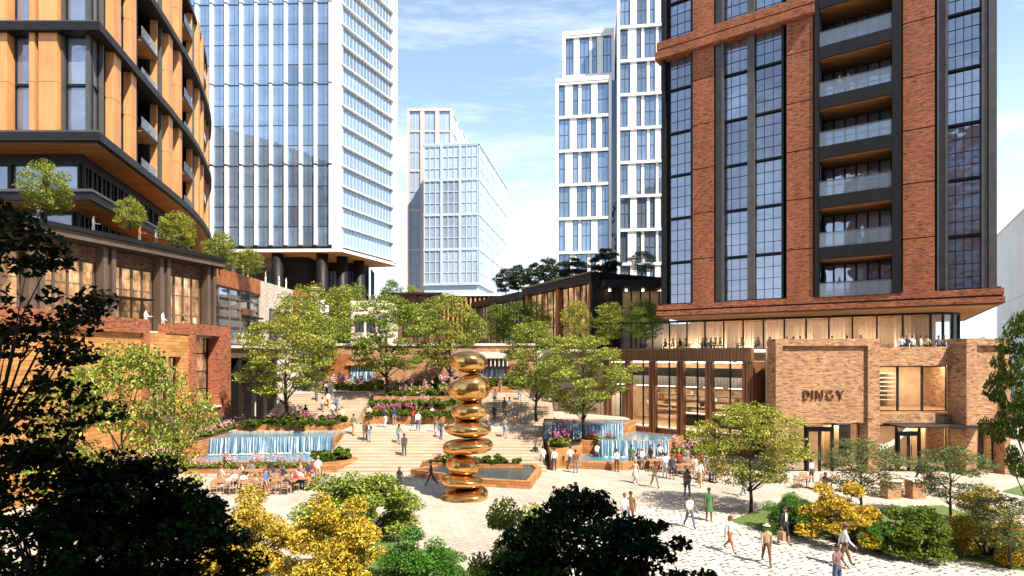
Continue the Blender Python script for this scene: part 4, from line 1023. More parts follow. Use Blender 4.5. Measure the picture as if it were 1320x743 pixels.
windows(ps, gc, MT['glass_warm'], MT['gallery_steel'], 60, .09, .12)
OP('canopy', 'dark_steel', [(uu[2] - 6, uu[2] - 1.4, 13.6, 13.75, -.7, .6)])

# brick base block
XB = -27.7
BF = Fac((XB, 24), (XB, 55)); bb = thing('brick_block', 'red brick framed block with orange stone infill and tall recessed window', 'building', (-32, 46, 0))
BP = lambda name, mat, boxes: BF.part(name, MT[mat], bb, boxes)
ub_ = {p: BF.u(p) for p in (60, 120, 186, 193, 197, 236, 245, 252, 283, 297)}
zt1 = BF.z(297, 422)
BP('terrace_floor', 'cream', [(0, 31, 10.3, ZT2, -8.2, -.72)])
BP('body', 'brick_dark', [(0, 30.98, 0, 10.28, -8.2, -1.7)])
BP('brick_frame', 'brick_red', [(0, ub_[193], 10.35, zt1 - .05, -.7, 0), (ub_[186], ub_[193], 0, 10.35, -.7, 0)])
BP('stone_wall', 'orange_stone', [(0, ub_[186], 0, 10.35, -1.6, -.25)])
BP('stone_wall', 'orange_stone', [(ub_[193], ub_[197], 0, 10.45, -1.6, -.12), (ub_[236], ub_[245], 0, 10.45, -1.6, -.12), (ub_[197], ub_[236], BF.z(215, 460), 10.45, -1.6, -.12)])
BP('brick_frame', 'brick_red', [(ub_[245], ub_[252], 0, zt1, -1.6, .05), (ub_[283], ub_[297], 0, zt1, -1.6, .05), (ub_[252], ub_[283], BF.z(268, 433), zt1, -1.6, .05), (ub_[252], ub_[283], BF.z(268, 540), BF.z(268, 527), -1.6, .05)])
BP('parapet', 'brick_red', [(ub_[236] - 2.2, ub_[245], 10.46, zt1 - .2, -.7, -.05)])
BP('sill', 'cream', [(ub_[252], ub_[283], BF.z(268, 527), BF.z(268, 525), -1.2, .2)]); BP('canopy', 'grey_steel', [(ub_[245] + .2, ub_[283] + 1, BF.z(268, 546), BF.z(268, 541), -.5, .45)])
BP('panel', 'taupe_steel', [(ub_[197], ub_[236], BF.z(215, 566), BF.z(215, 537), -.8, -.2)])
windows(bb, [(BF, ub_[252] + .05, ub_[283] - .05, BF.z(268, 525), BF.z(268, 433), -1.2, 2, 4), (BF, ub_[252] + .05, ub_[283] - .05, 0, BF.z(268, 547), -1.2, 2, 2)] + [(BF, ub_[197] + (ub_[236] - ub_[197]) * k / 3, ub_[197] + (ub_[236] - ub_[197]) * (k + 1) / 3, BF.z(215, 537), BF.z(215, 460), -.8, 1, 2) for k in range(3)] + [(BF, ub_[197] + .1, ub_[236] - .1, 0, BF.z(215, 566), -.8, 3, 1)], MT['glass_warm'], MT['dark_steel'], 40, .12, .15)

# grid windowed, whitewashed and rust fronted row along the left
XG = -33.9
GF = Fac((XG, 59.2), (XG, 95)); zg = GF.z(335, 362)
g0, g1, g2, g3 = .2, GF.u(335), GF.u(377), GF.u(402)
gb = thing('grid_building', 'brown steel building with a grid of small square panes beside the gallery', 'building', (XG - 4, 66, 0))
GF.part('body', MT['rust'], gb, [(g0, g1 - .1, 0, zg, -8, -.4)]); GF.part('parapet', MT['rust'], gb, [(g0, g1 - .1, zg - 1.9, zg + .05, -.39, .15)])
windows(gb, [(GF, g0 + (g1 - .2 - g0) * k / 6, g0 + (g1 - .2 - g0) * (k + 1) / 6, 10 + (zg - 1.95 - 10) * j / 6, 10 + (zg - 1.95 - 10) * (j + 1) / 6, -.2, 1, 1) for k in range(6) for j in range(6)], MT['glass_slate'], MT['taupe_steel'], 40, .13, .18)
GF.part('sign_panel', MT['bronze'], gb, [(GF.u(313), GF.u(325), 13.8, 14.6, -.1, .15)]); GF.part('canopy', MT['dark_steel'], gb, [(GF.u(312), GF.u(330), 13.4, 13.6, -.1, 1)])
wh = thing('whitewashed_house', 'whitewashed brick house with a rust coloured opening in the left row', 'building', (XG - 4, 80, 0))
GF.part('wall', MT['brick_white'], wh, [(g1, g2, 9.5, zg, -8, .1)]); GF.part('shutter', MT['rust'], wh, [(g1 + 5.2, g1 + 7.8, 12.6, 15, .1, .25)])
windows(wh, [(GF, g1 + 2.6, g1 + 5.1, 11, 15.2, .15, 1, 2), (GF, g1 + 7.9, g1 + 9.9, 11, 15.2, .15, 1, 2)], MT['glass_slate'], MT['dark_steel'])
rh = thing('rust_house', 'rust fronted house with grey grid panes at the far end of the left row', 'building', (XG - 4, 90, 0))
GF.part('wall', MT['rust'], rh, [(g2 + .1, GF.L, 9.5, zg + .1, -8, .2)]); windows(rh, [(GF, g2 + 2.4 + k * 1.6, g2 + 4.0 + k * 1.6, 10 + j * 2.7, 12.7 + j * 2.7, .3, 1, 2) for k in range(4) for j in range(3)], MT['glass_slate'], MT['grey_steel'])
cb = thing('cream_pier', 'cream stone pier ending the left row of houses', 'wall', at(405, 420, 97)); f = Fac(at(400, 0, 97).xy, at(409, 0, 97).xy)
f.part('pier', MT['cream'], cb, [(0, f.L, 9.5, HC + (458 - 374) / F * 97, -1, .2)]); f.part('cap', MT['cream'], cb, [(-.2, f.L + .2, HC + (458 - 374) / F * 97 + .01, HC + (458 - 374) / F * 97 + .5, -1.1, .4)])
# lower arcade under that row, its shade painted as black and dark steel
AF = Fac((-30.2, 55.2), (-30.2, 72)); ar = thing('arcade', 'arcade with deep openings below the left row, its shade painted dark', 'wall', (-31, 63, 0))
AF.part('lintel', MT['gallery_steel'], ar, [(0, AF.L, 8.4, 9.45, -3.6, .2)]); AF.part('ledge', MT['cream'], ar, [(-.1, AF.L + .1, 9.46, 9.75, -3.6, .5)])
for k in range(6): AF.part('pier', MT['dark_steel'], ar, [(k * AF.L / 5.4, k * AF.L / 5.4 + .8, 0, 8.39, -.8, .1)])
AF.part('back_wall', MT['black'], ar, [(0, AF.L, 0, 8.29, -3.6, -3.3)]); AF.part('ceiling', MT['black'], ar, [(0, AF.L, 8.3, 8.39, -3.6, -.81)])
for k in range(3): AF.part('door', MT['rust'], ar, [(1.6 + k * 5.4, 3.6 + k * 5.4, 2, 5, -3.29, -3.2)])
# unseen tower added behind the viewpoint to throw shade over the nearest trees
sh = thing('added_shade_tower', 'unseen brick tower added behind the viewpoint to shade the nearest trees', 'building', (5, -25, 0))
part('wall', MB().box(-14, 44, -40, -8, 0, 46), MT['brick_red'], sh)
part('roof', MB().box(-14.4, 44.4, -40.4, -7.6, 46, 46.6), MT['dark_steel'], sh)
for k in range(10):
    part('window_band', MB().box(-13, 43, -8.001, -7.9, 3 + k * 4.2, 5.4 + k * 4.2), MT['glass_slate'], sh)

# ------------------------------------------------------------------ vegetation
def leaf_mesh(name, groups, mats):
    """groups: list of (centres Nx3, length, width, up-bias, material index)"""
    V, FI, MI = [], [], []; b = 0
    for c, ln, wd_, up, mi in groups:
        n = len(c)
        if n == 0: continue
        nrm = rng.normal(size=(n, 3)); nrm[:, 2] = np.abs(nrm[:, 2]) + up; nrm /= np.linalg.norm(nrm, axis=1)[:, None]
        a = rng.normal(size=(n, 3)); a -= nrm * (a * nrm).sum(1)[:, None]; a /= np.linalg.norm(a, axis=1)[:, None]
        d = np.cross(nrm, a); s = rng.uniform(.65, 1.3, (n, 1))
        sag = nrm * ln * .12 * s
        v = np.stack([c - a * ln / 2 * s, c - d * wd_ / 2 * s + sag, c + a * ln / 2 * s - sag, c + d * wd_ / 2 * s + sag], 1).reshape(-1, 3)
        V.append(v); FI.append(b + np.arange(4 * n).reshape(-1, 4)); MI.append(np.full(n, mi)); b += 4 * n
    V = np.concatenate(V); FI = np.concatenate(FI); MI = np.concatenate(MI)
    me = bpy.data.meshes.new(name); nf = len(FI)
    me.vertices.add(len(V)); me.vertices.foreach_set('co', V.ravel().astype(np.float32))
    me.loops.add(nf * 4); me.loops.foreach_set('vertex_index', FI.ravel().astype(np.int32))
    me.polygons.add(nf); me.polygons.foreach_set('loop_start', (np.arange(nf) * 4).astype(np.int32)); me.polygons.foreach_set('material_index', MI.astype(np.int32))
    me.update(calc_edges=True)
    for m in mats: me.materials.append(m)
    return me
def in_pad(c, r, rz, n):
    p = rng.normal(size=(n, 3)); p /= np.linalg.norm(p, axis=1)[:, None]
    p *= (rng.uniform(.25, 1, (n, 1)) ** .5)
    p[:, 2] = np.where(p[:, 2] < 0, p[:, 2] * .45, p[:, 2])
    return np.array(c) + p * np.array([r, r, rz])
def make_mesh(name, mb, mat, smooth=False):
    me = bpy.data.meshes.new(name); me.from_pydata(mb.v, [], mb.f); me.update()
    if smooth:
        for p in me.polygons: p.use_smooth = True
    for m in (mat if isinstance(mat, (list, tuple)) else [mat]): me.materials.append(m)
    return me
def limbs(h, cb, pads, tr, fork=1, lean=.03):
    mb = MB(); top = h * .82
    pts = [Vector((0, 0, -.2)), Vector((lean * h * .3, 0, cb * .5)), Vector((lean * h * .2, lean * h * .3, cb)), Vector((0, lean * h * .4, (cb + top) / 2)), Vector((lean * h, 0, top))]
    mb.tube(pts, [tr * 1.25, tr, tr * .85, tr * .5, tr * .12], 8)
    for i, c in enumerate(pads):
        c = Vector(c); t = max(cb * .75, min(top * .8, c.z - (c.xy.length) * .75)); z = t
        s = Vector((lean * h * .2, lean * h * .3, z)); m = s.lerp(c, .5) + Vector((0, 0, .06 * h * random.uniform(-.4, 1)))
        r0 = tr * .42 * (1 - .5 * z / h)
        mb.tube([s, m, c], [r0, r0 * .55, r0 * .15], 5, False)
    return mb
EXT = {}
def broad(name, h, r, cb, npad, nl, ll, lw, seed, mat, up=.9, flat=.42, pr=.30, tr=.16, shape='round', dens=1):
    """(trunk mesh, crown mesh) of a tree of height h, crown radius r, clear stem cb"""
    rnd = random.Random(seed); pads = []
    ch = (h - cb) / 2; tries = 0
    while len(pads) < npad and tries < 4000:
        tries += 1
        t = rnd.uniform(-1, 1); a = rnd.uniform(0, 2 * math.pi)
        if shape == 'round': e = math.sqrt(max(0, 1 - t * t)) if t > 0 else math.sqrt(max(0, 1 - t * t * .75))
        elif shape == 'upright': e = (1 - .55 * max(0, t) ** 1.5) * (1 - .35 * max(0, -t))
        else: e = math.sqrt(max(0, 1 - t * t))
        e *= r * (1 + .18 * math.sin(2 * a + seed) + .14 * math.sin(3 * a + 2 * t * 3 + seed * 2))
        q = rnd.uniform(.35, 1) ** .6 * e
        if shape != 'round' or True: q = min(q, max(0, e - .3 * pr * r))
        c = (q * math.cos(a), q * math.sin(a), cb + ch + t * ch * .92)
        k = pr * r * rnd.uniform(.65, 1.25)
        if any((Vector(c) - Vector(p[0])).length < .42 * (k + p[1]) for p in pads): continue
        pads.append((c, k))
    g = [in_pad(c, k, k * flat, int(nl / len(pads) * (k / (pr * r)) ** 2 * .95) + 4) for c, k in pads]
    g = np.concatenate(g)
    me = leaf_mesh(name + '_crown', [(g, ll, lw, up, 0)], [mat])
    lim = sorted(pads, key=lambda p: -p[1])[:max(8, len(pads) // 3)]
    tm = make_mesh(name + '_trunk', limbs(h, cb, [p[0] for p in lim], tr), MT['bark'], True)
    EXT[name, seed] = (float(np.percentile(np.abs(g[:, :2]), 98.5)), float(np.percentile(g[:, 2], 99.7)))
    return tm, me
def shrub(name, r, h, npad, nl, ll, lw, seed, mat, up=.8, flat=.5, pr=.27):
    rnd = random.Random(seed); g = []; tips = []
    for i in range(npad):
        a = rnd.uniform(0, 2 * math.pi); t = rnd.uniform(-.12, 1); el = math.asin(min(1, t))
        k = pr * rnd.uniform(.65, 1.3); s = rnd.uniform(.62, 1.08) * (1 - pr * .5)
        c = (r * s * math.cos(el) * math.cos(a), r * s * math.cos(el) * math.sin(a), h * (.14 + .80 * s * math.sin(el)))
        g.append(in_pad(c, k * r, k * h * flat, int(nl / npad * (k / pr) ** 2) + 3)); tips.append(c)
    me = leaf_mesh(name, [(np.concatenate(g), ll, lw, up, 0)], [mat])
    mb = MB()
    for c in tips[:24]:
        c = Vector(c); mb.tube([(c.x * .08, c.y * .08, -.1), (c.x * .45, c.y * .45, c.z * .5), tuple(c)], [.05, .03, .01], 5, False)
    return make_mesh(name + '_stems', mb, MT['bark'], True), me
def inst(name, label, cat, pieces, loc, rz=0, sc=1, group=None):
    r = thing(name, label, cat, loc, rz, group)
    r.scale = sc if hasattr(sc, '__len__') else (sc, sc, sc)
    for nm, me in pieces:
        o = bpy.data.objects.new(nm, me); COL.objects.link(o); o.parent = r
        KIDS.setdefault(r.name, []).append(o); WL[o.name] = WL[r.name]
    return r
def tree(kind, label, loc, h, w, rz=None, name='tree', group=None):
    tm, me, h0, r0 = kind
    return inst(name, label, 'tree', [('trunk', tm), ('crown', me)], loc, random.uniform(0, 6.28) if rz is None else rz, (w / 2 / r0, w / 2 / r0, h / h0), group)
def K(*a, **k):
    t, m = broad(*a, **k); r_, h_ = EXT[a[0], a[8]]; return (t, m, h_, r_)
TREES = [K('plane_tree', 10, 4.2, 2.3, 80, 19000, .23, .125, s, MT['leaf_tree'], up=.8, flat=.5, pr=.26, tr=.17) for s in (11, 12, 13, 14, 15)]
SLIM = [K('upright_tree', 8, 2.0, 1.7, 60, 7000, .22, .12, s, MT['leaf_tree'], shape='upright', tr=.09, pr=.4, flat=.85, up=.5) for s in (21, 22)]
SLIMD = [K('dark_upright_tree', 8, 2.0, 1.6, 60, 7000, .22, .12, s, MT['leaf_mid'], shape='upright', tr=.09, pr=.4, flat=.85, up=.5) for s in (24, 25)]
OLIVE = [K('small_tree', 4, 1.7, 1.1, 60, 8500, .12, .06, s, MT['leaf_olive'], tr=.07, pr=.34) for s in (31, 32)]
NEAR = [K('plaza_tree', 6.2, 2.9, 1.6, 80, 17000, .15, .08, 41, MT['leaf_tree'], up=.8, flat=.55, pr=.27, tr=.11)]
EDGE = [K('edge_tree', 6.2, 2.2, 2.0, 90, 16000, .17, .09, 45, MT['leaf_mid'], up=.8, flat=.5, pr=.27, tr=.11)]
BUSHY = [K('roof_tree', 3.6, 1.7, .35, 70, 9500, .14, .07, s, MT['leaf_tree'], up=.6, flat=.8, pr=.3, tr=.06) for s in (33, 34)]
PALM = [K('dark_tree', 5, 2.2, .9, 40, 2200, .8, .14, s, MT['leaf_palm'], up=.4, tr=.1, pr=.36) for s in (51, 52)]
tree(TREES[0], 'broad green tree leaning over the shaded arcade left of the steps', (-20.9, 51.6, 2.4), 9.8, 8.8, 1.0)
tree(TREES[1], 'broad green tree in the rear planter left of the sculpture, behind the landing', (-13.4, 60.0, 4.3), 10.8, 8.4, 2.2)
tree(TREES[2], 'broad green tree right behind the top of the copper sculpture', (-7.2, 64.5, 4.5), 11.2, 7.6, .3)
tree(TREES[3], 'broad green tree by the upper right steps, left of the waterfall tree', (2.3, 53.0, 2.6), 9.2, 6.4, 4.0)
tree(TREES[4], 'broad green tree beside the right waterfalls in front of the market hall', (6.0, 46.6, 1.7), 8.5, 7.2, 3.1)
tree(SLIM[0], 'slender tree behind the left steps with a thin pale trunk', (-24.0, 71.0, 4.5), 9.5, 4.6)
tree(SLIM[1], 'slender tree against the black columns of the white tower, left of a pair', (-33.5, 93, 9.5), 11.0, 6)
tree(SLIM[0], 'slender tree against the black columns of the white tower, right of a pair', (-28.5, 93, 9.5), 10.8, 6)
tree(SLIM[1], 'slender yellowish tree between the rust house and the retaining wall', (-28.6, 74, 7.0), 10.0, 6.0)
tree(SLIM[0], 'pale green tree beside the white block under the white tower', (-29, 104, 9.5), 12.5, 4.8)
tree(TREES[2], 'hazy tree crown behind the roof pavilion, left one', (-27, 125, 9.5), 16, 6)
tree(TREES[0], 'hazy tree crown behind the roof pavilion, right one', (-23, 128, 9.5), 15, 5.5)
for px, Y, h, wdt, lb, kd in ((642, 76, 6.0, 4.0, 'dark upright tree over the retaining wall, left of a row of three before the pavilion', SLIMD[0]), (665, 75, 6.3, 4.4, 'dark upright tree over the retaining wall, middle of a row of three before the pavilion', SLIMD[1]), (688, 75, 6.5, 4.2, 'upright tree over the retaining wall, right of a row of three before the pavilion', SLIM[1]),
                          (743, 66, 5.8, 3.6, 'upright tree before the dark end wall of the steel pavilion', SLIM[0]), (787, 64, 5.4, 3.6, 'upright tree on the market hall roof before the terrace hall', SLIM[1]), (831, 62, 5.6, 4.0, 'dark upright tree on the market hall roof beside the brick tower', SLIMD[0])):
    c = at(px, 0, Y); z = 9.5 if Y > 72 else 9.3
    tree(kd, lb, (c.x, Y, z), h, wdt)
struct('hall_terrace', MB().prism([(4.5, 57), (14, 57), (32, 70.5), (32, 71.9), (4.5, 71.9)], 8.9, 9.28), MT['cream'])
for px, Y, yb, h, wdt in ((652, 112, 381, 5.6, 4.4), (668, 106, 378, 5.6, 4.6), (689, 100, 374, 5.0, 4.2), (709, 96, 369, 5, 4.2), (738, 88, 365, 4.2, 4.6), (780, 84, 362, 5.0, 5.0)):
    c = at(px, yb, Y); tree(PALM[int(px) % 2], 'dark spiky roof tree on the steel pavilions, one of a row from far to near', (c.x, Y, c.z - .3), h, wdt, group='dark roof trees on the pavilions')
c = at(830, 362, 78); tree(OLIVE[0], 'bright green tree on the terrace hall roof beside the brick tower', (c.x, 79, c.z), 4.3, 4.2)
for px, py, Y, h, wdt, lb in ((58, 280, 43, 4.3, 3.4, 'bushy potted tree at the left corner of the gallery roof'), (168, 300, 51, 3.2, 2.4, 'small potted tree at the middle of the gallery roof'), (229, 323, 53.5, 3.7, 3.3, 'bushy tree before the soffit of the timber tower on the gallery roof'), (283, 352, 60, 4.5, 3.6, 'bushy tree on the roof of the grid building'), (321, 358, 69, 3.6, 3.2, 'smaller bushy tree on the grid building roof near two people')):
    c = at(px, py, Y); tree(BUSHY[int(px) % 2], lb, (c.x, Y, c.z), h, wdt)
# right-hand foreground trees
c = gpt(968, 661); tree(NEAR[0], 'green shade tree with forked trunk on the lawn edge in the plaza', c, 6.0, 5.4, .8)
c = gpt(1111, 668); tree(OLIVE[0], 'grey green small tree behind the golden shrub before the shop', c, 4.2, 3.5)
c = gpt(1226, 672); tree(OLIVE[1], 'grey green small tree before the right pier of the shop', c, 3.9, 3.4)
tree(EDGE[0], 'tree with dark hanging leaves at the right edge of the view', (20.9, 22.5, 0), 10.4, 2.6, 2.0)
c = gpt(1300, 733); tree(OLIVE[0], 'grey green small tree at the right edge by the cobbles', c, 2.9, 2.4)
tree(NEAR[0], 'sunlit yellow green tree before the orange brick block at the left', (-14.0, 20.0, 0), 9.0, 5.0, 5.0)

# shrubs
SH = dict(y=[shrub('golden_shrub', 1.8, 2.7, 40, 17000, .115, .058, s, MT['leaf_yellow']) for s in (61, 62)], g=[shrub('green_shrub', 1.8, 2.5, 40, 17000, .105, .05, s, MT['leaf_bright']) for s in (63, 64)],
          m=[shrub('olive_shrub', 1.8, 2.7, 50, 9500, .16, .08, s, MT['leaf_mid']) for s in (65, 66)], t=[shrub('light_shrub', 1.8, 2.7, 40, 17000, .115, .06, s, MT['leaf_tree']) for s in (67, 68)])
def bush(k, px, py, wpx, hpx, label, v=0, Y=None, z=0):
    p = gpt(px, py, z) if Y is None else Vector(((px - CX) / F * Y, Y, z))
    wd_ = wpx / F * p.y; hh = hpx / F * p.y
    st, me = SH[k][v]
    return inst('shrub', label, 'shrub', [('stems', st), ('foliage', me)], p, random.uniform(0, 6), (wd_ / 3.6, wd_ / 3.6, hh / 2.6))
bush('t', 466, 690, 150, 92, 'large layered green shrub left of the sculpture, behind the golden ones')
bush('y', 425, 752, 140, 118, 'golden shrub in front of the large green shrub', 0)
bush('y', 318, 738, 116, 104, 'golden shrub next to the dark foliage at the lower left', 1)
bush('g', 545, 765, 124, 92, 'vivid green low shrub at the bottom edge below the sculpture', 0)
bush('t', 672, 0, 150, 176, 'olive green shrub half shaded behind the dark foreground leaves', 1, 16.6, 0).location.z = 0.5
bush('y', 1088, 700, 106, 80, 'golden shrub under the small tree near the man in the black suit', 0)
bush('g', 1018, 688, 66, 58, 'green shrub between the man in the suit and the golden shrub', 1)
bush('m', 1180, 718, 84, 66, 'green shrub on the lawn between the two golden shrubs', 0).children
bush('y', 1272, 716, 92, 84, 'golden orange shrub at the right edge by the cobbled path', 1)
bush('g', 1135, 712, 50, 44, 'small green shrub at the lawn edge right of the golden shrub', 1)
for i, px in enumerate((1242, 1262, 1282)):
    c = at(px, 440, 52); st, me = SH['t'][i % 2]
    hz_ = inst('hedge_shrub', 'light green hedge shrub on the shop roof before the pale building, one of three', 'shrub', [('stems', st), ('foliage', me)], (c.x, 52, 8.55), i, (.55, .55, .72), 'hedge shrubs on the shop roof')
# dark foliage close to the viewpoint, shaded by the added tower and by its near-black leaf colour
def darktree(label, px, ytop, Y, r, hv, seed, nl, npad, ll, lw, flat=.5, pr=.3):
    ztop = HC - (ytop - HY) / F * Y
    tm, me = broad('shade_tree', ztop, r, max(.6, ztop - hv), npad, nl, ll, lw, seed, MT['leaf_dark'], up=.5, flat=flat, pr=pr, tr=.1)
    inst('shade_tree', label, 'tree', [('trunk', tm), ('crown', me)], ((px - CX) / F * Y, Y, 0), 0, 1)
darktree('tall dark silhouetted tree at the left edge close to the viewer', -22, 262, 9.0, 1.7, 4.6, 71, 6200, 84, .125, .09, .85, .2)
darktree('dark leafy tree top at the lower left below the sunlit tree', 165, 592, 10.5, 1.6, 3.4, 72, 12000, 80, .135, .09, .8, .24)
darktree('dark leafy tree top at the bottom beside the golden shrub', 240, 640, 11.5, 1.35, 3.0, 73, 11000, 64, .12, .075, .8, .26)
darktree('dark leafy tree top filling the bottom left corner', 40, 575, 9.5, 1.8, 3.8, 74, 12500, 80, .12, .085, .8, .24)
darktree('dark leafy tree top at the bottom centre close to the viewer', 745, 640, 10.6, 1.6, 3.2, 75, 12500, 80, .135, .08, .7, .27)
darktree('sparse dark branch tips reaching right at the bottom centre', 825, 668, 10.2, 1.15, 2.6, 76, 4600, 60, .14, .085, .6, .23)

# flowering plants
def flower(name, seed, blossom, r=.55, h=.75):
    rnd = random.Random(seed); g = []; bl = []
    for i in range(11):
        a = rnd.uniform(0, 6.28); q = rnd.uniform(0, .8) * r
        g.append(in_pad((q * math.cos(a), q * math.sin(a), h * .32), .3 * r, h * .28, 34))
    for i in range(10):
        a = rnd.uniform(0, 6.28); q = rnd.uniform(0, .95) * r; zz_ = h * rnd.uniform(.65, 1.12)
        bl.append(in_pad((q * math.cos(a), q * math.sin(a), zz_), .10, .2, 22))
    f_ = leaf_mesh(name + '_foliage', [(np.concatenate(g), .2, .09, .3, 0)], [MT['leaf_tree']])
    b_ = leaf_mesh(name + '_blossom', [(np.concatenate(bl), .10, .07, .2, 0)], [blossom])
    return [('foliage', f_), ('blossoms', b_)]
FL_P = [flower('pale_flower', s, MT['blossom']) for s in (81, 82)]; FL_M = [flower('deep_flower', s, MT['blossom_deep']) for s in (83, 84)]
GR = [[('stems', shrub('low', .5, .6, 14, 420, .2, .1, s, MT['leaf_mid'])[0]), ('foliage', shrub('low', .5, .6, 14, 520, .2, .1, s, MT['leaf_mid'])[1])] for s in (85, 86)]
def flowers(kind, x0, x1, y0, y1, z, n, label, group, sc=1.0):
    for i in range(n):
        t = (i + .5) / n
        x = x0 + (x1 - x0) * t + random.uniform(-.2, .2); y = y0 + (y1 - y0) * t + random.uniform(-.35, .35)
        inst('flowering_plant' if kind is not GR else 'low_plant', label, 'plant', random.choice(kind), (x, y, z), random.uniform(0, 6), sc * random.uniform(.6, 1.45), group)
flowers(FL_P, -25.2, -15.2, 41.7, 41.8, .28, 15, 'pale pink flowering plant in the low planter before the left pool', 'pink flowers before the left pool', .85)
flowers(FL_P, -25.7, -25.7, 44.4, 53.5, 1.9, 12, 'pale pink flowering plant beside the brick block above the left pool', 'flowers along the brick block')
flowers(FL_P, -27.0, -26.6, 38.5, 43.5, 0, 9, 'tall pale pink flowering plant at the corner of the brick block', 'flowers at the foot of the brick block', 1.5)
flowers(GR, -14.6, -12.6, 42.0, 43.4, .75, 7, 'low green plant in the planter at the left foot of the wide steps', 'green plants at the left foot of the steps', 1.2)
flowers(FL_M, -24, -16, 50.4, 50.8, 2.5, 7, 'magenta flowering plant behind the left waterfall', 'magenta flowers behind the left waterfall', .9)
flowers(GR, -24, -15.6, 51.2, 51.6, 2.5, 12, 'low green plant behind the left waterfall', 'green plants behind the left waterfall', 1.2)
flowers(FL_M, -13.9, -9.6, 55.1, 55.3, 2.75, 4, 'deep magenta flowering plant in the long planter above the landing', 'magenta flowers above the landing', 1.25)
flowers(GR, -14.2, -4.4, 54.9, 55.5, 2.75, 12, 'low green plant in the long planter above the landing', 'green plants above the landing', 1.1)
flowers(GR, -14.4, -4.2, 54.4, 54.4, 2.6, 13, 'low green plant spilling over the front of the long planter', 'plants over the front of the long planter', 1.2)
flowers(GR, -14.4, -4.2, 56.5, 56.5, 3.4, 12, 'low green plant spilling over the second stepped planter', 'plants over the second planter', 1.2)
flowers(GR, -24.2, -15.5, 49.8, 49.8, 2.4, 12, 'low green plant spilling towards the left waterfall', 'plants above the left waterfall', 1.0)
flowers(FL_P, -22, -5, 62.5, 63.5, 4.5, 9, 'tall pink flowering plant on the terrace under the central trees', 'flowers on the central terrace', 1.7)
flowers(GR, -20, -4, 66, 67, 4.5, 12, 'bushy green plant on the terrace under the central trees', 'plants on the central terrace', 2.2)
flowers(FL_P, -13.8, -4.5, 57.2, 57.8, 3.5, 5, 'pale pink flowering plant in the second stepped planter', 'flowers in the second planter')
flowers(GR, -14.2, -4.5, 57.6, 58.2, 3.5, 12, 'low green plant in the second stepped planter', 'green plants in the second planter', 1.1)
flowers(FL_P, -14.2, -4.5, 60.2, 60.4, 4.35, 5, 'pink flowering plant in the rear planter below the central trees', 'flowers in the rear planter')
flowers(GR, -14, -4.6, 59.6, 60.0, 4.35, 10, 'low green plant in the rear planter below the central trees', 'green plants in the rear planter', 1.1)
flowers(FL_M, 3.6, 5.4, 43.6, 51, 1.5, 6, 'magenta flowering plant beside the right edge of the steps', 'magenta flowers right of the steps', 1.1)
flowers(GR, 3.7, 4.8, 43.6, 51.5, 1.5, 12, 'low green plant beside the right edge of the steps', 'green plants right of the steps', 1.1)
flowers(FL_M, 6.0, 8.8, 46.3, 46.2, 1.7, 4, 'magenta flowering plant under the tree by the right waterfall', 'flowers under the waterfall tree', .9)
flowers(FL_P, 12.9, 17.0, 45.4, 45.6, .55, 8, 'tall pink flowering plant at the foot of the bronze columns', 'pink flowers at the bronze columns', 1.5)
flowers(FL_M, -6.0, -2.8, 42.0, 41.2, .7, 4, 'magenta flowering plant behind the reflecting pool', 'magenta flowers at the reflecting pool', 1.1)
flowers(GR, -6.0, .6, 42.1, 41.1, .7, 8, 'low green plant behind the reflecting pool', 'green plants at the reflecting pool', 1.1)
flowers(GR, -2.2, 3.8, 63, 63.4, 5.2, 8, 'green plant in the planter above the upper right steps', 'plants above the upper right steps', 1.6)
flowers(FL_P, -23, -17.5, 68, 68.6, 4.5, 6, 'pink flowering plant below the far left waterfall', 'flowers below the far left waterfall', 1.4)
flowers(GR, -14, -6, 69.5, 69.8, 4.5, 7, 'green plant along the tan retaining wall', 'plants along the retaining wall', 1.8)

# ------------------------------------------------------------------ people
def cloth(name, c, rough=.8): return plain('cloth_' + name, c, rough, 0, .15, 6)
CL = dict(white=cloth('white', (.72, .70, .66)), black=cloth('black', (.02, .02, .022)), navy=cloth('navy', (.025, .035, .075)), grey=cloth('grey', (.18, .175, .17)), denim=cloth('denim', (.07, .11, .2)),
          lightdenim=cloth('pale_denim', (.22, .29, .4)), tan=cloth('tan', (.42, .29, .17)), brown=cloth('brown', (.15, .07, .035)), rust=cloth('rust', (.32, .11, .04)), mauve=cloth('mauve', (.2, .11, .11)), green=cloth('green', (.06, .16, .05)),
          pink=cloth('pink', (.62, .38, .33)), red=cloth('red', (.35, .04, .03)), teal=cloth('teal', (.05, .2, .2)), cream=cloth('cream', (.6, .52, .4)), blue=cloth('blue', (.08, .16, .36)), olive=cloth('olive', (.13, .13, .06)), charcoal=cloth('charcoal', (.05, .05, .055)))
SK = [plain('skin_' + n, c, .55, 0, .06) for n, c in (('light', (.52, .31, .21)), ('tan', (.38, .2, .12)), ('brown', (.2, .1, .055)), ('dark', (.09, .045, .028)))]
HA = dict(dark=plain('hair_dark', (.018, .012, .009), .5), brown=plain('hair_brown', (.09, .04, .018), .5), blond=plain('hair_blond', (.38, .23, .09), .5), auburn=plain('hair_auburn', (.2, .06, .02), .5), grey=plain('hair_grey', (.3, .29, .28), .6))
EYE = plain('eye_dark', (.02, .015, .012), .3)
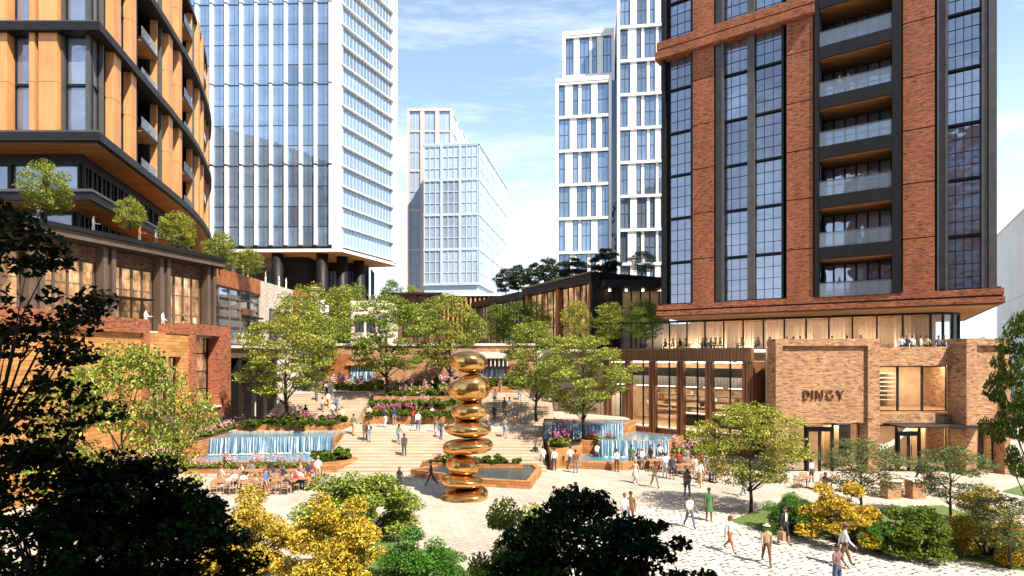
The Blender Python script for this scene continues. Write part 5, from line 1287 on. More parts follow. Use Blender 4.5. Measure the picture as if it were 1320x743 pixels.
def joints(p):
    """p: dict of leg swings, knee bends, arm swings, elbow bends (degrees, forward positive); the figure faces -Y"""
    sit = p.get('sit', 0); zp = .5 if sit else .95 - .03 * abs(math.sin(R(p.get('l', (0, 0))[0])))
    ln = p.get('lean', 0)
    def up(z, y=0): return Vector((0, -(z - zp) * math.sin(R(ln)) + y, zp + (z - zp) * math.cos(R(ln)) if z > zp else z))
    dz = zp - .95
    J = dict(pel=Vector((0, 0, zp)), spi=up(1.13 + dz), che=up(1.34 + dz), nec=up(1.475 + dz, -.005), hd1=up(1.56 + dz, -.02), hd2=up(1.655 + dz, -.02), hd3=up(1.72 + dz, -.01))
    for s, k, sd_ in (('l', 'l', 1), ('r', 'r', -1)):
        sw, kb = p.get(k, (0, 0)); asw, eb, ab = p.get('a' + k, (0, 12, 8))
        hip = Vector((sd_ * .095, 0, zp - .05)); a = R(90 if sit else sw)
        knee = hip + Vector((sd_ * (.03 if sit else .01), -.43 * math.sin(a), -.43 * math.cos(a)))
        b = a - R(90 if sit else kb); 
        if sit: b = R(p.get('shin', 0))
        ank = knee + Vector((0, -.41 * math.sin(b), -.41 * math.cos(b)))
        c = b * .6
        toe = ank + Vector((sd_ * .02, -.15 * math.cos(c), -.045 - .15 * math.sin(-c) * .5))
        if sit: toe.z = .035; ank.z = max(ank.z, .07)
        sh = J['che'] + Vector((sd_ * .165, 0, .05)); aa = R(asw); ao = R(ab)
        el = sh + Vector((sd_ * .29 * math.sin(ao), -.29 * math.sin(aa) * math.cos(ao), -.29 * math.cos(aa) * math.cos(ao)))
        bb_ = aa + R(eb); d = Vector((-sd_ * p.get('in', 0) * .4, -math.sin(bb_), -math.cos(bb_))).normalized()
        wr = el + d * .25; ha = wr + d * .085
        J.update({'hip' + s: hip, 'kne' + s: knee, 'ank' + s: ank, 'toe' + s: toe, 'sho' + s: sh, 'elb' + s: el, 'wri' + s: wr, 'han' + s: ha})
    return J
RAD = dict(pel=(.135, .105), spi=(.12, .09), che=(.14, .1), nec=.055, hd1=.072, hd2=.088, hd3=.062, hip=.09, kne=.058, ank=.04, toe=.036, sho=.062, elb=.043, wri=.03, han=.034)
BONES = [('pel', 'spi', 1), ('spi', 'che', 1), ('che', 'nec', 1), ('nec', 'hd1', 0), ('hd1', 'hd2', 0), ('hd2', 'hd3', 0)]
for s in 'lr': BONES += [('pel', 'hip' + s, 2), ('hip' + s, 'kne' + s, 2), ('kne' + s, 'ank' + s, 5), ('ank' + s, 'toe' + s, 3), ('che', 'sho' + s, 1), ('sho' + s, 'elb' + s, 1), ('elb' + s, 'wri' + s, 4), ('wri' + s, 'han' + s, 0)]
def body(name, p, fem=False):
    J = joints(p); names = list(J); idx = {n: i for i, n in enumerate(names)}
    me = bpy.data.meshes.new(name); me.from_pydata([tuple(J[n]) for n in names], [(idx[a], idx[b]) for a, b, _ in BONES], [])
    o = bpy.data.objects.new(name, me); COL.objects.link(o)
    m = o.modifiers.new('s', 'SKIN'); m.use_smooth_shade = True; m.branch_smoothing = .4
    sv = me.skin_vertices[0].data
    for n in names:
        r = RAD.get(n, RAD.get(n[:3])); r = r if isinstance(r, tuple) else (r, r)
        g_ = 1.0 if n[:2] in ('hd', 'ha', 'to') else 1.14; r = (r[0] * g_, r[1] * g_)
        k = .9 if fem and n[:3] in ('sho', 'elb', 'wri', 'che', 'spi') else 1
        sv[idx[n]].radius = (r[0] * k, r[1] * k); sv[idx[n]].use_root = n == 'pel'
    o.modifiers.new('u', 'SUBSURF').levels = 1
    dg = bpy.context.evaluated_depsgraph_get(); ev = o.evaluated_get(dg)
    me2 = bpy.data.meshes.new_from_object(ev)
    V = [tuple(v.co) for v in me2.vertices]; Fs = [tuple(q.vertices) for q in me2.polygons]; mi = []
    segs = [(J[a], J[b], r) for a, b, r in BONES]
    for q in me2.polygons:
        c = q.center; best = (9, 0)
        for a, b, r in segs:
            ab = b - a; t = max(0, min(1, (c - a).dot(ab) / max(ab.length_squared, 1e-9))); d = (a + ab * t - c).length - (.05 if r in (1, 2) else .03)
            if d < best[0]: best = (d, r)
        r = best[1]
        if r == 1 and c.z < J['pel'].z + .06: r = 2
        mi.append(r)
    bpy.data.objects.remove(o); bpy.data.meshes.remove(me2)
    mb = MB(); mb.v = V; mb.f = Fs
    h2 = J['hd2']; tilt = (J['hd3'] - J['hd1']).normalized()
    def extra(fn, mat):
        n0 = len(mb.f); fn(); mi.extend([mat] * (len(mb.f) - n0))
    extra(lambda: mb.tube([h2 + Vector((0, -.075, -.0)), h2 + Vector((0, -.105, -.035)), h2 + Vector((0, -.082, -.045))], [.008, .017, .012], 6), 0)       # nose
    for sx in (-1, 1):
        extra(lambda: mb.ball(h2 + Vector((sx * .032, -.083, .005)), .012, .008, .007, 6, 4), 6)
        extra(lambda: mb.ball(h2 + Vector((sx * .088, .005, -.01)), .012, .022, .034, 6, 4), 0)
    extra(lambda: mb.tube([h2 + Vector((-.028, -.083, -.072)), h2 + Vector((0, -.092, -.072)), h2 + Vector((.028, -.083, -.072))], .006, 5), 7)
    for s, sg in (('l', 1), ('r', -1)):           # palm carries four fingers and a thumb
        w_, h_ = J['wri' + s], J['han' + s]; d = (h_ - w_).normalized(); sd_ = Vector((0, 1, 0)) if abs(d.y) < .8 else Vector((0, 0, 1))
        sd_ = (sd_ - d * sd_.dot(d)).normalized(); pn = d.cross(sd_).normalized() * sg
        for k, l in enumerate((.062, .074, .07, .054)):
            b0 = h_ + sd_ * ((k - 1.5) * .018)
            extra(lambda: mb.tube([b0 - d * .02, b0 + d * l * .55, b0 + d * l * .9 + pn * .02], [.0095, .009, .006], 5), 0)
        extra(lambda: mb.tube([w_ + d * .03 - sd_ * .02, w_ + d * .07 - sd_ * .048 + pn * .01, w_ + d * .105 - sd_ * .045 + pn * .02], [.011, .01, .006], 5), 0)
    out = bpy.data.meshes.new(name); out.from_pydata(mb.v, [], mb.f); out.update()
    for _ in range(8): out.materials.append(SK[0])
    for q, k in zip(out.polygons, mi): q.material_index = k; q.use_smooth = True
    # hair pieces and a skirt shaped for this pose
    def hair(long):
        hb = MB(); c = h2 + Vector((0, .012, .028)); hb.ball(c, .096, .108, .088, 14, 8, -.1)
        hb.ball(c + Vector((0, .035, -.03)), .088, .08, .075, 12, 8, -.9)
        if long: hb.tube([c + Vector((0, .06, 0)), c + Vector((0, .085, -.12)), c + Vector((0, .09, -.25))], [.085, .085, .03], 10)
        return make_mesh(name + '_hair', hb, HA['dark'], True)
    sk = MB(); pz = J['pel'].z; n = 16
    kn = (J['knel'] + J['kner']) / 2
    if not p.get('sit'):
        rings = [(pz + .12, .135, .105, 0), (pz - .02, .175, .135, 0), (pz - .22, .20, .17 + abs(J['knel'].y - J['kner'].y) * .22, kn.y * .3), (pz - .43, .215, .18 + abs(J['knel'].y - J['kner'].y) * .42, kn.y * .7)]
        for z, rx, ry, oy in rings:
            for k in range(n): a = 2 * math.pi * k / n; f_ = 1 + .04 * math.sin(5 * a); sk.v.append((rx * f_ * math.cos(a), oy + ry * f_ * math.sin(a), z))
        for j in range(3):
            for k in range(n): sk.f.append((j * n + k, j * n + (k + 1) % n, (j + 1) * n + (k + 1) % n, (j + 1) * n + k))
    hat = MB(); c = h2 + Vector((0, .005, .075)); hat.ball(c, .098, .108, .085, 14, 6, 0); hat.tube([c + Vector((0, 0, -.005)), c + Vector((0, 0, .006))], [.165, .15], 18)
    ja = MB()                                     # open jacket front: shirt strip
    ja.add([(-.045, -.108, pz + .14), (.045, -.108, pz + .14), (.07, -.112, J['che'].z), (.03, -.085, J['nec'].z), (-.03, -.085, J['nec'].z), (-.07, -.112, J['che'].z)], [(0, 1, 2, 5), (5, 2, 3, 4)])
    return dict(body=out, short=hair(False), long=hair(True), skirt=make_mesh(name + '_skirt', sk, CL['black'], True) if sk.v else None, hat=make_mesh(name + '_hat', hat, CL['cream'], True), shirt=make_mesh(name + '_shirt', ja, CL['white']), hand=J['hanr'])
POSE = dict(stand=dict(l=(4, 2), r=(-3, 2), al=(0, 14, 9), ar=(4, 18, 9)), ease=dict(l=(9, 10), r=(-2, 0), al=(-8, 55, 22), ar=(2, 14, 8)), talk=dict(l=(3, 2), r=(-4, 4), al=(14, 80, 14), ar=(0, 16, 8)),
            walk=dict(l=(24, 6), r=(-18, 22), al=(-22, 14, 8), ar=(20, 26, 8), lean=3), stride=dict(l=(-20, 26), r=(27, 8), al=(24, 30, 8), ar=(-20, 12, 9), lean=4), climb=dict(l=(40, 52), r=(-8, 4), al=(-14, 22, 9), ar=(18, 32, 9), lean=8),
            phone=dict(l=(3, 3), r=(-5, 6), al=(2, 12, 7), ar=(22, 105, 10)), carry=dict(l=(14, 6), r=(-12, 14), al=(-6, 8, 7), ar=(0, 4, 10)), sit=dict(sit=1, al=(25, 50, 10), ar=(30, 45, 10), lean=4, shin=6), sit2=dict(sit=1, al=(35, 70, 10), ar=(18, 60, 12), lean=-4, shin=-8))
POSE['clasp'] = dict(l=(4, 2), r=(-3, 3), al=(12, 62, 14), ar=(14, 60, 14)); POSE['clasp']['in'] = 1
BD = {}
def get_body(pose, fem):
    k = (pose, fem)
    if k not in BD: BD[k] = body('person', POSE[pose], fem)
    return BD[k]
def person(loc, face, pose, top, bot, label, fore=None, shin=None, shoes='black', skin=0, hair='dark', hs='short', fem=False, skirt=None, hat=None, jacket=False, h=None, group=None):
    B = get_body(pose, fem or hs == 'long'); me = B['body']
    o = bpy.data.objects.new('person', me); COL.objects.link(o); o.location = loc; o.rotation_euler = (0, 0, R(face))
    s = (h or random.uniform(1.68, 1.82) * (.95 if hs == 'long' else 1)) / 1.76; o.scale = (s, s, s)
    sk_ = SK[skin]; ms = [sk_, CL[top], CL[bot] if bot else sk_, CL[shoes], CL[fore] if fore else sk_, CL[shin] if shin else sk_, EYE, SK[min(3, skin + 1)]]
    if pose[:3] == 'sit' and not shin: ms[5] = ms[2]
    for i, m in enumerate(ms): o.material_slots[i].link = 'OBJECT'; o.material_slots[i].material = m
    tag(o, label, 'person', group)
    def kid(n, mesh, m):
        c = bpy.data.objects.new(n, mesh); COL.objects.link(c); c.parent = o; c.material_slots[0].link = 'OBJECT'; c.material_slots[0].material = m
    kid('hair', B[hs], HA[hair])
    if skirt: kid('skirt', B['skirt'], CL[skirt])
    if hat: kid('hat', B['hat'], CL[hat])
    if jacket: kid('shirt_front', B['shirt'], CL['white'])
    o['_s'] = s
    return o
def G_(px, py): return hit(px, py)
# nearest walkers on the cobbles
person(gpt(1079, 763), 20, 'clasp', 'mauve', 'denim', 'man in mauve sweater and blue jeans at the bottom edge', fore='mauve', shin='denim', skin=1)
person(gpt(1088, 731), 75, 'walk', 'white', 'brown', 'man in white shirt, brown trousers and brown hat before the golden shrub', fore='white', shin='brown', skin=1, hat='brown')
person(gpt(988, 728), -15, 'walk', 'tan', 'brown', 'man in tan jacket, pale hat and brown trousers on the cobbles', fore='tan', shin='brown', skin=2, hat='cream')
pm_ = person(gpt(1011, 702), 25, 'carry', 'black', 'black', 'bare legged person in black jacket and shorts carrying a paper bag', fore='black', skin=1, jacket=True)
person(gpt(941, 713), 30, 'stride', 'white', 'rust', 'woman in white top and rust shorts striding over the cobbles', skin=1, hair='auburn', hs='long')
person(gpt(889, 681), 10, 'walk', 'white', 'denim', 'man in white tee and blue jeans before the tree shadow', shin='denim', skin=1)
person(gpt(914, 672), -5, 'stand', 'green', None, 'woman in green dress standing in the tree shadow', skirt='green', skin=2, fem=True, shoes='brown')
person(gpt(886, 643), 170, 'walk', 'brown', 'denim', 'man in brown shirt and jeans walking away behind the white tee man', fore='brown', shin='denim', skin=2)
person(gpt(805, 680), 15, 'stand', 'white', 'lightdenim', 'man in white tee half hidden by dark branch tips', shin='lightdenim', skin=1, hair='auburn')
person(gpt(813, 678), 0, 'stand', 'brown', 'brown', 'taller person in brown behind the white tee man at the branch tips', fore='brown', shin='brown', skin=2)
person(gpt(714, 668), 30, 'stand', 'grey', 'navy', 'person in grey with short hair behind the dark treetop', fore='grey', shin='navy')
person(gpt(731, 668), 170, 'stand', 'brown', 'denim', 'woman with long auburn hair behind the dark treetop', hair='auburn', hs='long', shin='denim')
person(gpt(742, 664), 185, 'stand', 'white', 'tan', 'short haired person in white behind the dark treetop', shin='tan', skin=1)
# plaza
person(gpt(700, 603), 175, 'stand', 'white', 'cream', 'person in white top and shorts by the reflecting pool corner', skin=1)
person(gpt(714.5, 607), 180, 'stand', 'white', 'charcoal', 'man in white shirt and dark trousers seen from behind right of the pool', fore='white', shin='charcoal')
person(gpt(735, 605), 160, 'walk', 'white', 'olive', 'person in white top walking in a pair before the ochre planter', shin='olive', skin=1)
person(gpt(742, 610), 200, 'stand', 'brown', 'grey', 'person in brown jacket walking in a pair before the ochre planter', fore='brown', shin='grey', skin=2)
person(gpt(795, 608), 0, 'stand', 'white', 'charcoal', 'man in white tee facing the viewer before the right waterfall', shin='charcoal', skin=1)
person(gpt(814, 603), -20, 'ease', 'green', 'olive', 'person in green top at the first table before the right waterfall', skin=2, shin='olive')
person(gpt(819, 623), 200, 'stride', 'tan', 'cream', 'woman in tan with pale skirt walking past the right tables', hs='long', hair='blond', skin=1, skirt='cream')
person(gpt(844, 629), 10, 'walk', 'brown', 'grey', 'person in brown vest and grey trousers left of the right tables', shin='grey', skin=2)
person(gpt(866, 618), 10, 'stand', 'navy', 'navy', 'man in navy shirt and shorts among the right tables', fore='navy', skin=1)
person(gpt(857, 616), 185, 'talk', 'white', 'white', 'person in all white beside the navy shirt man', shin='white', skin=1)
person(gpt(902, 628), -30, 'walk', 'white', 'tan', 'person in white tee and tan shorts at the right edge of the tables', skin=1, hair='auburn')
person(gpt(911, 613), 0, 'talk', 'white', 'cream', 'person in white standing behind the right tables near the tree', shin='cream', skin=1)
person(gpt(515, 634), 165, 'stand', 'black', None, 'woman in black dress with auburn hair left of the sculpture', skirt='black', hs='long', hair='auburn', skin=1)
person(gpt(556, 627), -70, 'stride', 'charcoal', 'charcoal', 'man in dark suit striding beside the sculpture base', fore='charcoal', shin='charcoal', skin=1)
# steps and landings
for px, py, fc, ps_, t_, b_, kw in ((475.5, 570.5, 10, 'talk', 'black', 'lightdenim', dict(fore='black', shin='lightdenim', jacket=True, label='man in black jacket over white shirt on the lower steps')),
        (470.5, 569, 30, 'stand', 'brown', 'brown', dict(fore='brown', shin='brown', label='person in brown close beside the black jacket man on the lower steps')),
        (514, 572.5, 175, 'climb', 'grey', 'lightdenim', dict(shin='lightdenim', fore='grey', label='person in grey vest climbing the middle of the lower steps')),
        (521, 590, 190, 'stand', 'charcoal', 'charcoal', dict(fore='charcoal', shin='charcoal', label='man in dark suit lower down on the wide steps')),
        (496, 551, 180, 'walk', 'black', 'white', dict(fore='black', shin='white', label='person in black coat and white trousers on the landing by the planter')),
        (476, 545, 0, 'stand', 'cream', 'tan', dict(shin='tan', label='person in cream before the magenta flowers on the landing')),
        (557, 545, 20, 'stand', 'white', 'black', dict(fore='white', shin='black', label='person in white shirt and black trousers on the landing left of the sculpture')),
        (562, 557, 190, 'walk', 'brown', 'grey', dict(fore='brown', shin='grey', label='person in brown walking at the top of the lower steps by the sculpture')),
        (568.5, 567, 170, 'climb', 'charcoal', 'denim', dict(shin='denim', fore='charcoal', label='person in charcoal climbing the steps just left of the sculpture')),
        (581, 545, 10, 'talk', 'teal', 'tan', dict(shin='tan', label='person in teal partly hidden behind the sculpture')),
        (637, 545, 180, 'stand', 'black', 'black', dict(fore='black', shin='black', label='person all in black right of the sculpture at the landing edge')),
        (650, 536, 175, 'climb', 'charcoal', 'brown', dict(fore='charcoal', shin='brown', label='person in charcoal climbing the upper right steps in a pair')),
        (657, 537, 185, 'climb', 'white', 'tan', dict(shin='tan', label='person in white climbing the upper right steps in a pair')),
        (651, 566, 178, 'climb', 'grey', 'lightdenim', dict(fore='grey', shin='lightdenim', label='man in grey and pale jeans climbing the lower steps on the right')),
        (670, 520, 0, 'stand', 'grey', 'lightdenim', dict(fore='grey', shin='lightdenim', label='person in grey and pale trousers by the upper right tree trunk')),
        (441, 548, 20, 'stand', 'cream', 'tan', dict(shin='tan', label='person in cream at the foot of the upper left steps')),
        (421, 511, 180, 'walk', 'white', 'navy', dict(shin='navy', label='person in white near the top of the upper left steps')),
        (427, 513, 0, 'stand', 'grey', 'denim', dict(fore='grey', shin='denim', label='person in grey and denim at the top of the upper left steps')),
        (423, 528, 180, 'climb', 'white', 'tan', dict(label='person in white tee and tan shorts climbing amid the left group')),
        (415.5, 533, 190, 'climb', 'pink', 'grey', dict(shin='grey', label='person in pink climbing at the left side of the left group')),
        (433, 532, 10, 'walk', 'blue', 'charcoal', dict(shin='charcoal', label='person in blue coming down the upper left steps')),
        (437, 550, 175, 'stand', 'tan', 'brown', dict(shin='brown', label='person in tan at the right foot of the upper left steps')),
        (394, 546, 180, 'stand', 'black', 'black', dict(fore='black', shin='black', label='dark clad person alone left of the upper left steps')),
        (455, 562, 170, 'climb', 'olive', 'tan', dict(shin='tan', label='person in olive climbing at the left of the lower steps')),
        (539, 556, 10, 'walk', 'white', 'denim', dict(shin='denim', label='person in white and jeans coming down onto the lower steps')),
        (532, 549, 180, 'talk', 'red', 'charcoal', dict(shin='charcoal', label='person in red on the landing before the long planter')),
        (508, 548, 30, 'stand', 'navy', 'grey', dict(fore='navy', shin='grey', label='person in navy on the landing before the long planter')),
        (628, 556, 0, 'walk', 'tan', 'denim', dict(shin='denim', label='person in tan coming down the lower steps right of the sculpture')),
        (664, 551, 190, 'climb', 'navy', 'tan', dict(shin='tan', label='person in navy at the top right of the lower steps')),
        (638, 524, 10, 'stand', 'white', 'denim', dict(shin='denim', label='person in white and jeans halfway up the upper right steps')),
        (645, 508, 180, 'walk', 'brown', 'grey', dict(shin='grey', label='person in brown at the top of the upper right steps')),
        (408, 520, 10, 'climb', 'olive', 'denim', dict(shin='denim', label='person in olive on the upper left steps above the lone dark figure')),
        (429, 541, 185, 'climb', 'white', 'grey', dict(shin='grey', label='person in white and grey low on the upper left steps')),
        (412, 506, 0, 'stand', 'cream', 'brown', dict(shin='brown', label='person in cream at the head of the upper left steps')),
        (377, 505, 10, 'stand', 'red', 'denim', dict(shin='denim', label='person in red far up by the left tree'))):
    lb = kw.pop('label'); person(G_(px, py), fc, ps_, t_, b_, lb, skin=random.choice((0, 1, 1, 2)), hair=random.choice(('dark', 'brown', 'dark')), hs=random.choice(('short', 'short', 'short', 'long')), **kw)
# terraces, roofs, balconies
def onz(px, z, x): Y = x * F / (px - CX); return (x, Y, z)
for px, t_, lb, ps_ in ((188, 'white', 'person in white with cap leaning at the brick terrace parapet', 'talk'), (210, 'white', 'person in white robe at the gap in the brick terrace parapet', 'ease'), (235, 'black', 'person in black on the brick terrace behind the parapet', 'talk'), (251, 'cream', 'person in cream on the brick terrace above the tall window', 'stand')):
    person(onz(px, ZT2, -28.55), 100, ps_, t_, 'cream', lb, shin='cream', fore=t_, skin=1)
for px, t_, lb in ((64, 'white', 'person in white at the left corner of the gallery roof'), (134, 'grey', 'person in grey alone at the gallery roof edge'), (193, 'rust', 'red haired person looking over the gallery roof edge'), (214, 'white', 'person in white before the bushy tree on the gallery roof'), (243, 'white', 'person in white at the right end of the gallery roof')):
    u = PO.u(px); person(PO.P(u, -1.2, ZPR), 110, 'talk', t_, 'grey', lb, fore=t_, shin='grey', skin=1)
for px, t_, lb in ((318, 'white', 'person in white on the grid building roof, left of two'), (325, 'cream', 'person in cream on the grid building roof, right of two'), (347, 'tan', 'person in tan on the whitewashed house roof, leftmost there'), (364, 'white', 'person in white on the whitewashed house roof in the middle'), (373, 'white', 'person in white at the right end of the whitewashed house roof')):
    u = GF.u(px); person(GF.P(u, -.5, zg + (0.05 if px > 330 else .06)), 100, 'stand', t_, 'white', lb, fore=t_, shin='white', skin=1)
for px, t_, lb in ((313, 'cream', 'person in cream below the canopy of the grid building'), (322, 'white', 'person in white below the canopy of the grid building')):
    person(onz(px, 9.75, -30.9), 90, 'stand', t_, 'cream', lb, shin='cream', skin=1)
for px, i, t_, lb, dn in ((1082, 4, 'white', 'man in white jacket on a high balcony of the brick tower', -.6), (1093, 4, 'pink', 'woman in pale pink on a high balcony of the brick tower', -.6), (1112, 2, 'cream', 'person in cream on a lower balcony of the brick tower', -.9)):
    f2_ = Fac(TF.P(0, dn, 0)[:2], TF.P(10, dn, 0)[:2]); person(f2_.P(f2_.u(px), 0, FL[i if i == 2 else 4] - .0), 30, 'talk', t_, t_, lb, fore=t_, shin=t_, skin=1, hs='long' if t_ == 'pink' else 'short', h=1.9)

for px, py, fc, ps_, t_, b_, lb in ((828, 606, 30, 'talk', 'white', 'grey', 'person in white leaning over the leftmost right hand table'), (839, 603, -60, 'stand', 'brown', 'denim', 'person in brown between the first right hand tables'), (851, 599, 0, 'ease', 'white', 'charcoal', 'person in white with dark trousers at the pool side tables'), (875, 611, 160, 'talk', 'red', 'charcoal', 'person in red standing among the right hand tables'),
        (886, 606, 20, 'stand', 'grey', 'tan', 'person in grey top and tan trousers among the right hand tables'), (897, 618, 200, 'ease', 'pink', 'cream', 'person in pink top near the right edge of the tables'), (921, 622, 40, 'stand', 'black', 'charcoal', 'person in black by the tables under the shade tree'), (931, 611, 100, 'talk', 'cream', 'brown', 'person in cream by the tables under the shade tree'),
        (343, 640, 90, 'stand', 'blue', 'rust', 'person in blue top and rust trousers at the left tables'), (398, 628, 20, 'talk', 'navy', 'rust', 'person in navy top and rust trousers at the right end of the left tables'), (410, 622, 200, 'stand', 'white', 'tan', 'person in white at the right end of the left tables'), (770, 598, 190, 'walk', 'cream', 'denim', 'person in cream walking along the ochre pool wall'),
        (690, 598, 0, 'stand', 'black', 'denim', 'person in black at the foot of the steps by the sloped planter'), (958, 640, 120, 'walk', 'navy', 'grey', 'person in navy walking behind the shade tree'), (1046, 622, 20, 'stand', 'white', 'charcoal', 'person in white before the left shop door'), (1186, 622, 10, 'walk', 'charcoal', 'charcoal', 'person in charcoal before the right shop door')):
    person(gpt(px, py), fc, ps_, t_, b_, lb, shin=b_, skin=random.choice((0, 1, 2)), hair=random.choice(('dark', 'brown', 'blond')), hs=random.choice(('short', 'short', 'long')))

# ------------------------------------------------------------------ furniture
def mk_chair():
    s = MB().box(-.22, .22, -.22, .22, .42, .46); b = MB()
    b.box(-.22, -.18, .185, .22, .461, .86); b.box(.18, .22, .185, .22, .461, .86)
    for z in (.55, .66, .77): b.box(-.18, .18, .19, .215, z, z + .06)
    ps = [('seat', make_mesh('seat', s, MT['chairwood'])), ('backrest', make_mesh('backrest', b, MT['chairwood']))]
    for x in (-.2, .2):
        for y in (-.2, .2): ps.append(('leg', make_mesh('leg', MB().tube([(x * 1.08, y * 1.08, 0), (x, y, .419)], [.016, .02], 6), MT['chairwood'])))
    return ps
def mk_table(r=.42, square=False):
    t = MB()
    if square: t.box(-.75, .75, -.42, .42, .715, .75)
    else: t.tube([(0, 0, .715), (0, 0, .75)], r, 20)
    ps = [('tabletop', make_mesh('tabletop', t, MT['tabletop']))]
    if square:
        for x in (-.66, .66):
            for y in (-.34, .34): ps.append(('leg', make_mesh('leg', MB().tube([(x, y, 0), (x, y, .714)], .025, 6), MT['dark_steel'])))
    else:
        ps += [('stem', make_mesh('stem', MB().tube([(0, 0, .03), (0, 0, .714)], .03, 8), MT['dark_steel'])), ('base', make_mesh('base', MB().tube([(0, 0, 0), (0, 0, .029)], .24, 16), MT['dark_steel']))]
    return ps
CH, TR_, TS = mk_chair(), mk_table(), mk_table(square=True)
tops = ['white', 'pink', 'cream', 'grey', 'tan', 'navy', 'red', 'black']
SEATED = []
def table_set(x, y, z, lab, grp, n=4, square=False, rot=0, occ=()):
    inst('cafe_table', f'{"long" if square else "round"} timber cafe table {lab}', 'table', TS if square else TR_, (x, y, z), rot, 1, 'tables ' + grp)
    for k in range(n):
        a = rot + 2 * math.pi * (k + .5) / n
        d = (.78 if square else .68) + random.uniform(-.05, .1); cx, cy = x + d * math.cos(a), y + d * math.sin(a)
        if square: cx, cy = x + math.cos(rot) * (-.38 if k % 2 else .38) - math.sin(rot) * (.72 if k < 2 else -.72), y + math.sin(rot) * (-.38 if k % 2 else .38) + math.cos(rot) * (.72 if k < 2 else -.72); a = math.atan2(cy - y, cx - x) if not square else rot + (math.pi / 2 if k < 2 else -math.pi / 2)
        inst('cafe_chair', f'slatted timber cafe chair drawn up to a table {lab}', 'chair', CH, (cx, cy, z), a - math.pi / 2 + random.uniform(-.2, .2), 1, 'chairs ' + grp)
        if k in occ: SEATED.append((cx, cy, z, math.degrees(a) - 90))
i = 0
for px, py, sq in ((290, 634, 1), (315, 636, 0), (333, 632, 1), (352, 626, 0), (368, 634, 1), (392, 631, 0), (300, 622, 0), (325, 620, 1), (375, 620, 0), (400, 620, 1)):
    p = gpt(px, py); table_set(p.x, p.y, 0, 'before the left pool', 'before the left pool', 4, bool(sq), random.uniform(-.4, .4), ((0, 2) if i % 2 == 0 else (1,))); i += 1
nl = len(SEATED)
for px, py, sq in ((829, 600, 0), (848, 606, 1), (872, 606, 0), (884, 612, 1), (893, 602, 0), (914, 621, 0), (925, 611, 1), (840, 594, 1), (868, 596, 0)):
    p = gpt(px, py); table_set(p.x, p.y, 0, 'below the bronze colonnade', 'below the bronze colonnade', 4, bool(sq), random.uniform(-.4, .4), ((1, 3) if i % 2 == 0 else (0,))); i += 1
nr = len(SEATED)
for px, py in ((1040, 629), (1072, 632), (1160, 633), (1205, 630)):
    p = gpt(px, py); table_set(p.x, p.y, 0, 'before the brick shop doors', 'before the brick shop', 3, False, random.uniform(0, 3), (0,) if px > 1050 else ())
for k, (x, y, z, a) in enumerate(SEATED):
    where = 'before the left pool' if k < nl else 'below the bronze colonnade' if k < nr else 'before the brick shop'
    t_ = tops[k % 8]; b_ = random.choice(('denim', 'charcoal', 'tan', 'grey'))
    person((x, y, z - .01), a, 'sit' if k % 2 else 'sit2', t_, b_, f'person in {t_} top seated at a cafe table {where}', shin=b_, skin=k % 3, hair=random.choice(list(HA)), hs='long' if k % 3 == 0 else 'short', group='people seated ' + where)
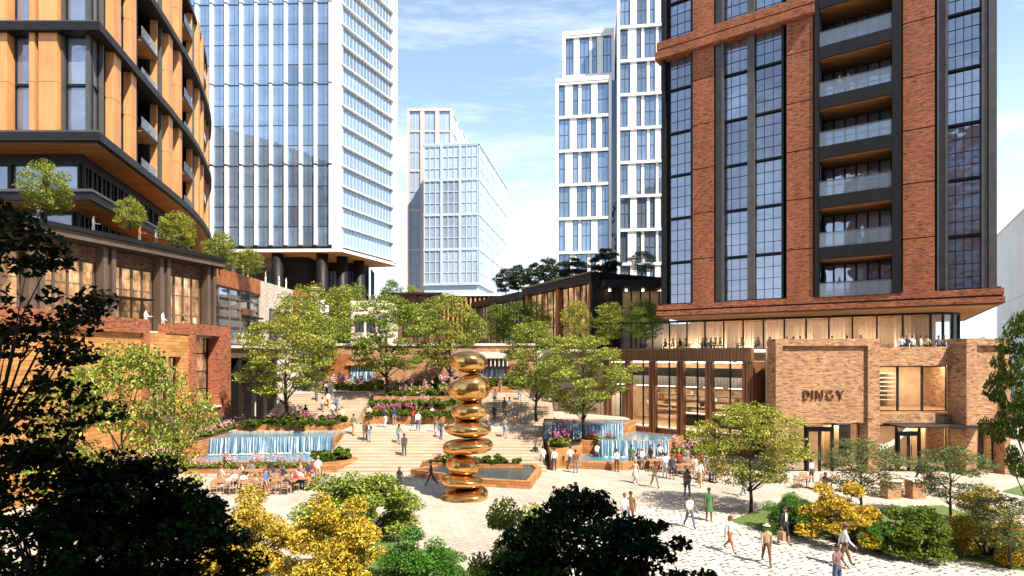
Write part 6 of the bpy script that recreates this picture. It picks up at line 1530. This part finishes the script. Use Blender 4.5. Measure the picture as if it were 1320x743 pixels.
# guests on the restaurant terrace, seated along the glass
for k, px in enumerate((833, 858, 868, 877, 883, 905.6, 911, 916, 923, 928, 957, 977.6, 992, 1015, 1022, 1031, 1072, 1091, 1109)):
    f2_ = Fac(TF.P(0, NI - 1.2, 0)[:2], TF.P(10, NI - 1.2, 0)[:2]); q = Vector(f2_.P(f2_.u(px), 0, ZR)); a = random.choice((60, -60, 100, -100, 20)); t_ = ('white', 'brown', 'grey', 'black', 'cream', 'tan')[k % 6]
    person(q, a, 'sit', t_, 'charcoal', f'guest in {t_} seated behind the restaurant glass, {["first", "second", "third", "fourth", "fifth", "sixth", "seventh", "eighth", "ninth", "tenth", "eleventh", "twelfth", "thirteenth", "fourteenth", "fifteenth", "sixteenth", "seventeenth", "eighteenth", "nineteenth"][k]} from the left', shin='charcoal', skin=k % 3, group='guests in the glass restaurant', h=1.85)
    c_, s_ = math.cos(R(a)), math.sin(R(a))
    inst('cafe_chair', 'timber chair under a guest in the glass restaurant', 'chair', CH, q, R(a), 1, 'chairs in the glass restaurant')
    if k % 2 == 0: inst('cafe_table', 'small round table in the glass restaurant', 'table', TR_, q + Vector((s_ * .62, -c_ * .62, 0)), 0, 1, 'tables in the glass restaurant')
for px, t_, lb in ((1162, 'white', 'woman in white with dark hair standing on the shop roof terrace, leftmost'), (1169, 'navy', 'man in navy standing on the shop roof terrace'), (1176, 'white', 'person in white beside the navy man on the shop roof terrace'), (1187, 'cream', 'person in pale shirt on the shop roof terrace, middle of the group'), (1195, 'tan', 'person in tan on the shop roof terrace'), (1210, 'grey', 'person in grey on the shop roof terrace near the right pier'), (1217, 'brown', 'person in brown on the shop roof terrace, rightmost')):
    person((X(px) * 1.065, YP * 1.065, 8.55), random.choice((40, -30, 150)), 'talk', t_, 'charcoal', lb, fore=t_, shin='charcoal', skin=1, h=1.7)
# the paper bag in the black jacket person's hand
hb = get_body('carry', False)['hand']; M_ = Matrix.Translation(pm_.location) @ Matrix.Rotation(R(25), 4, 'Z') @ Matrix.Scale(pm_['_s'], 4); hp = M_ @ hb
bag = thing('paper_bag', 'brown paper shopping bag held by the person in black jacket', 'bag', (hp.x, hp.y, hp.z - .55), R(25))
lpart('bag_body', MB().box(-.09, .09, -.16, .16, 0, .42), MT['chairwood'], bag); lpart('handle', MB().tube([(0, -.08, .42), (0, -.05, .56), (0, .05, .56), (0, .08, .42)], .008, 5), CL['tan'], bag)
for o in list(bpy.data.objects):
    if '_s' in o: del o['_s']
# brick bollard planters and a reclaimed timber bench before the shop
for px, lb in ((1180, 'stout brick plinth before the right shop door'), (1148, 'stout brick plinth left of the right shop door')):
    p = gpt(px, 642); r_ = thing('brick_plinth', lb, 'plinth', p)
    lpart('base', MB().box(-.4, .4, -.35, .35, 0, 1.05), MT['brick_tan'], r_); lpart('cap', MB().box(-.48, .48, -.43, .43, 1.051, 1.15), MT['cream'], r_)
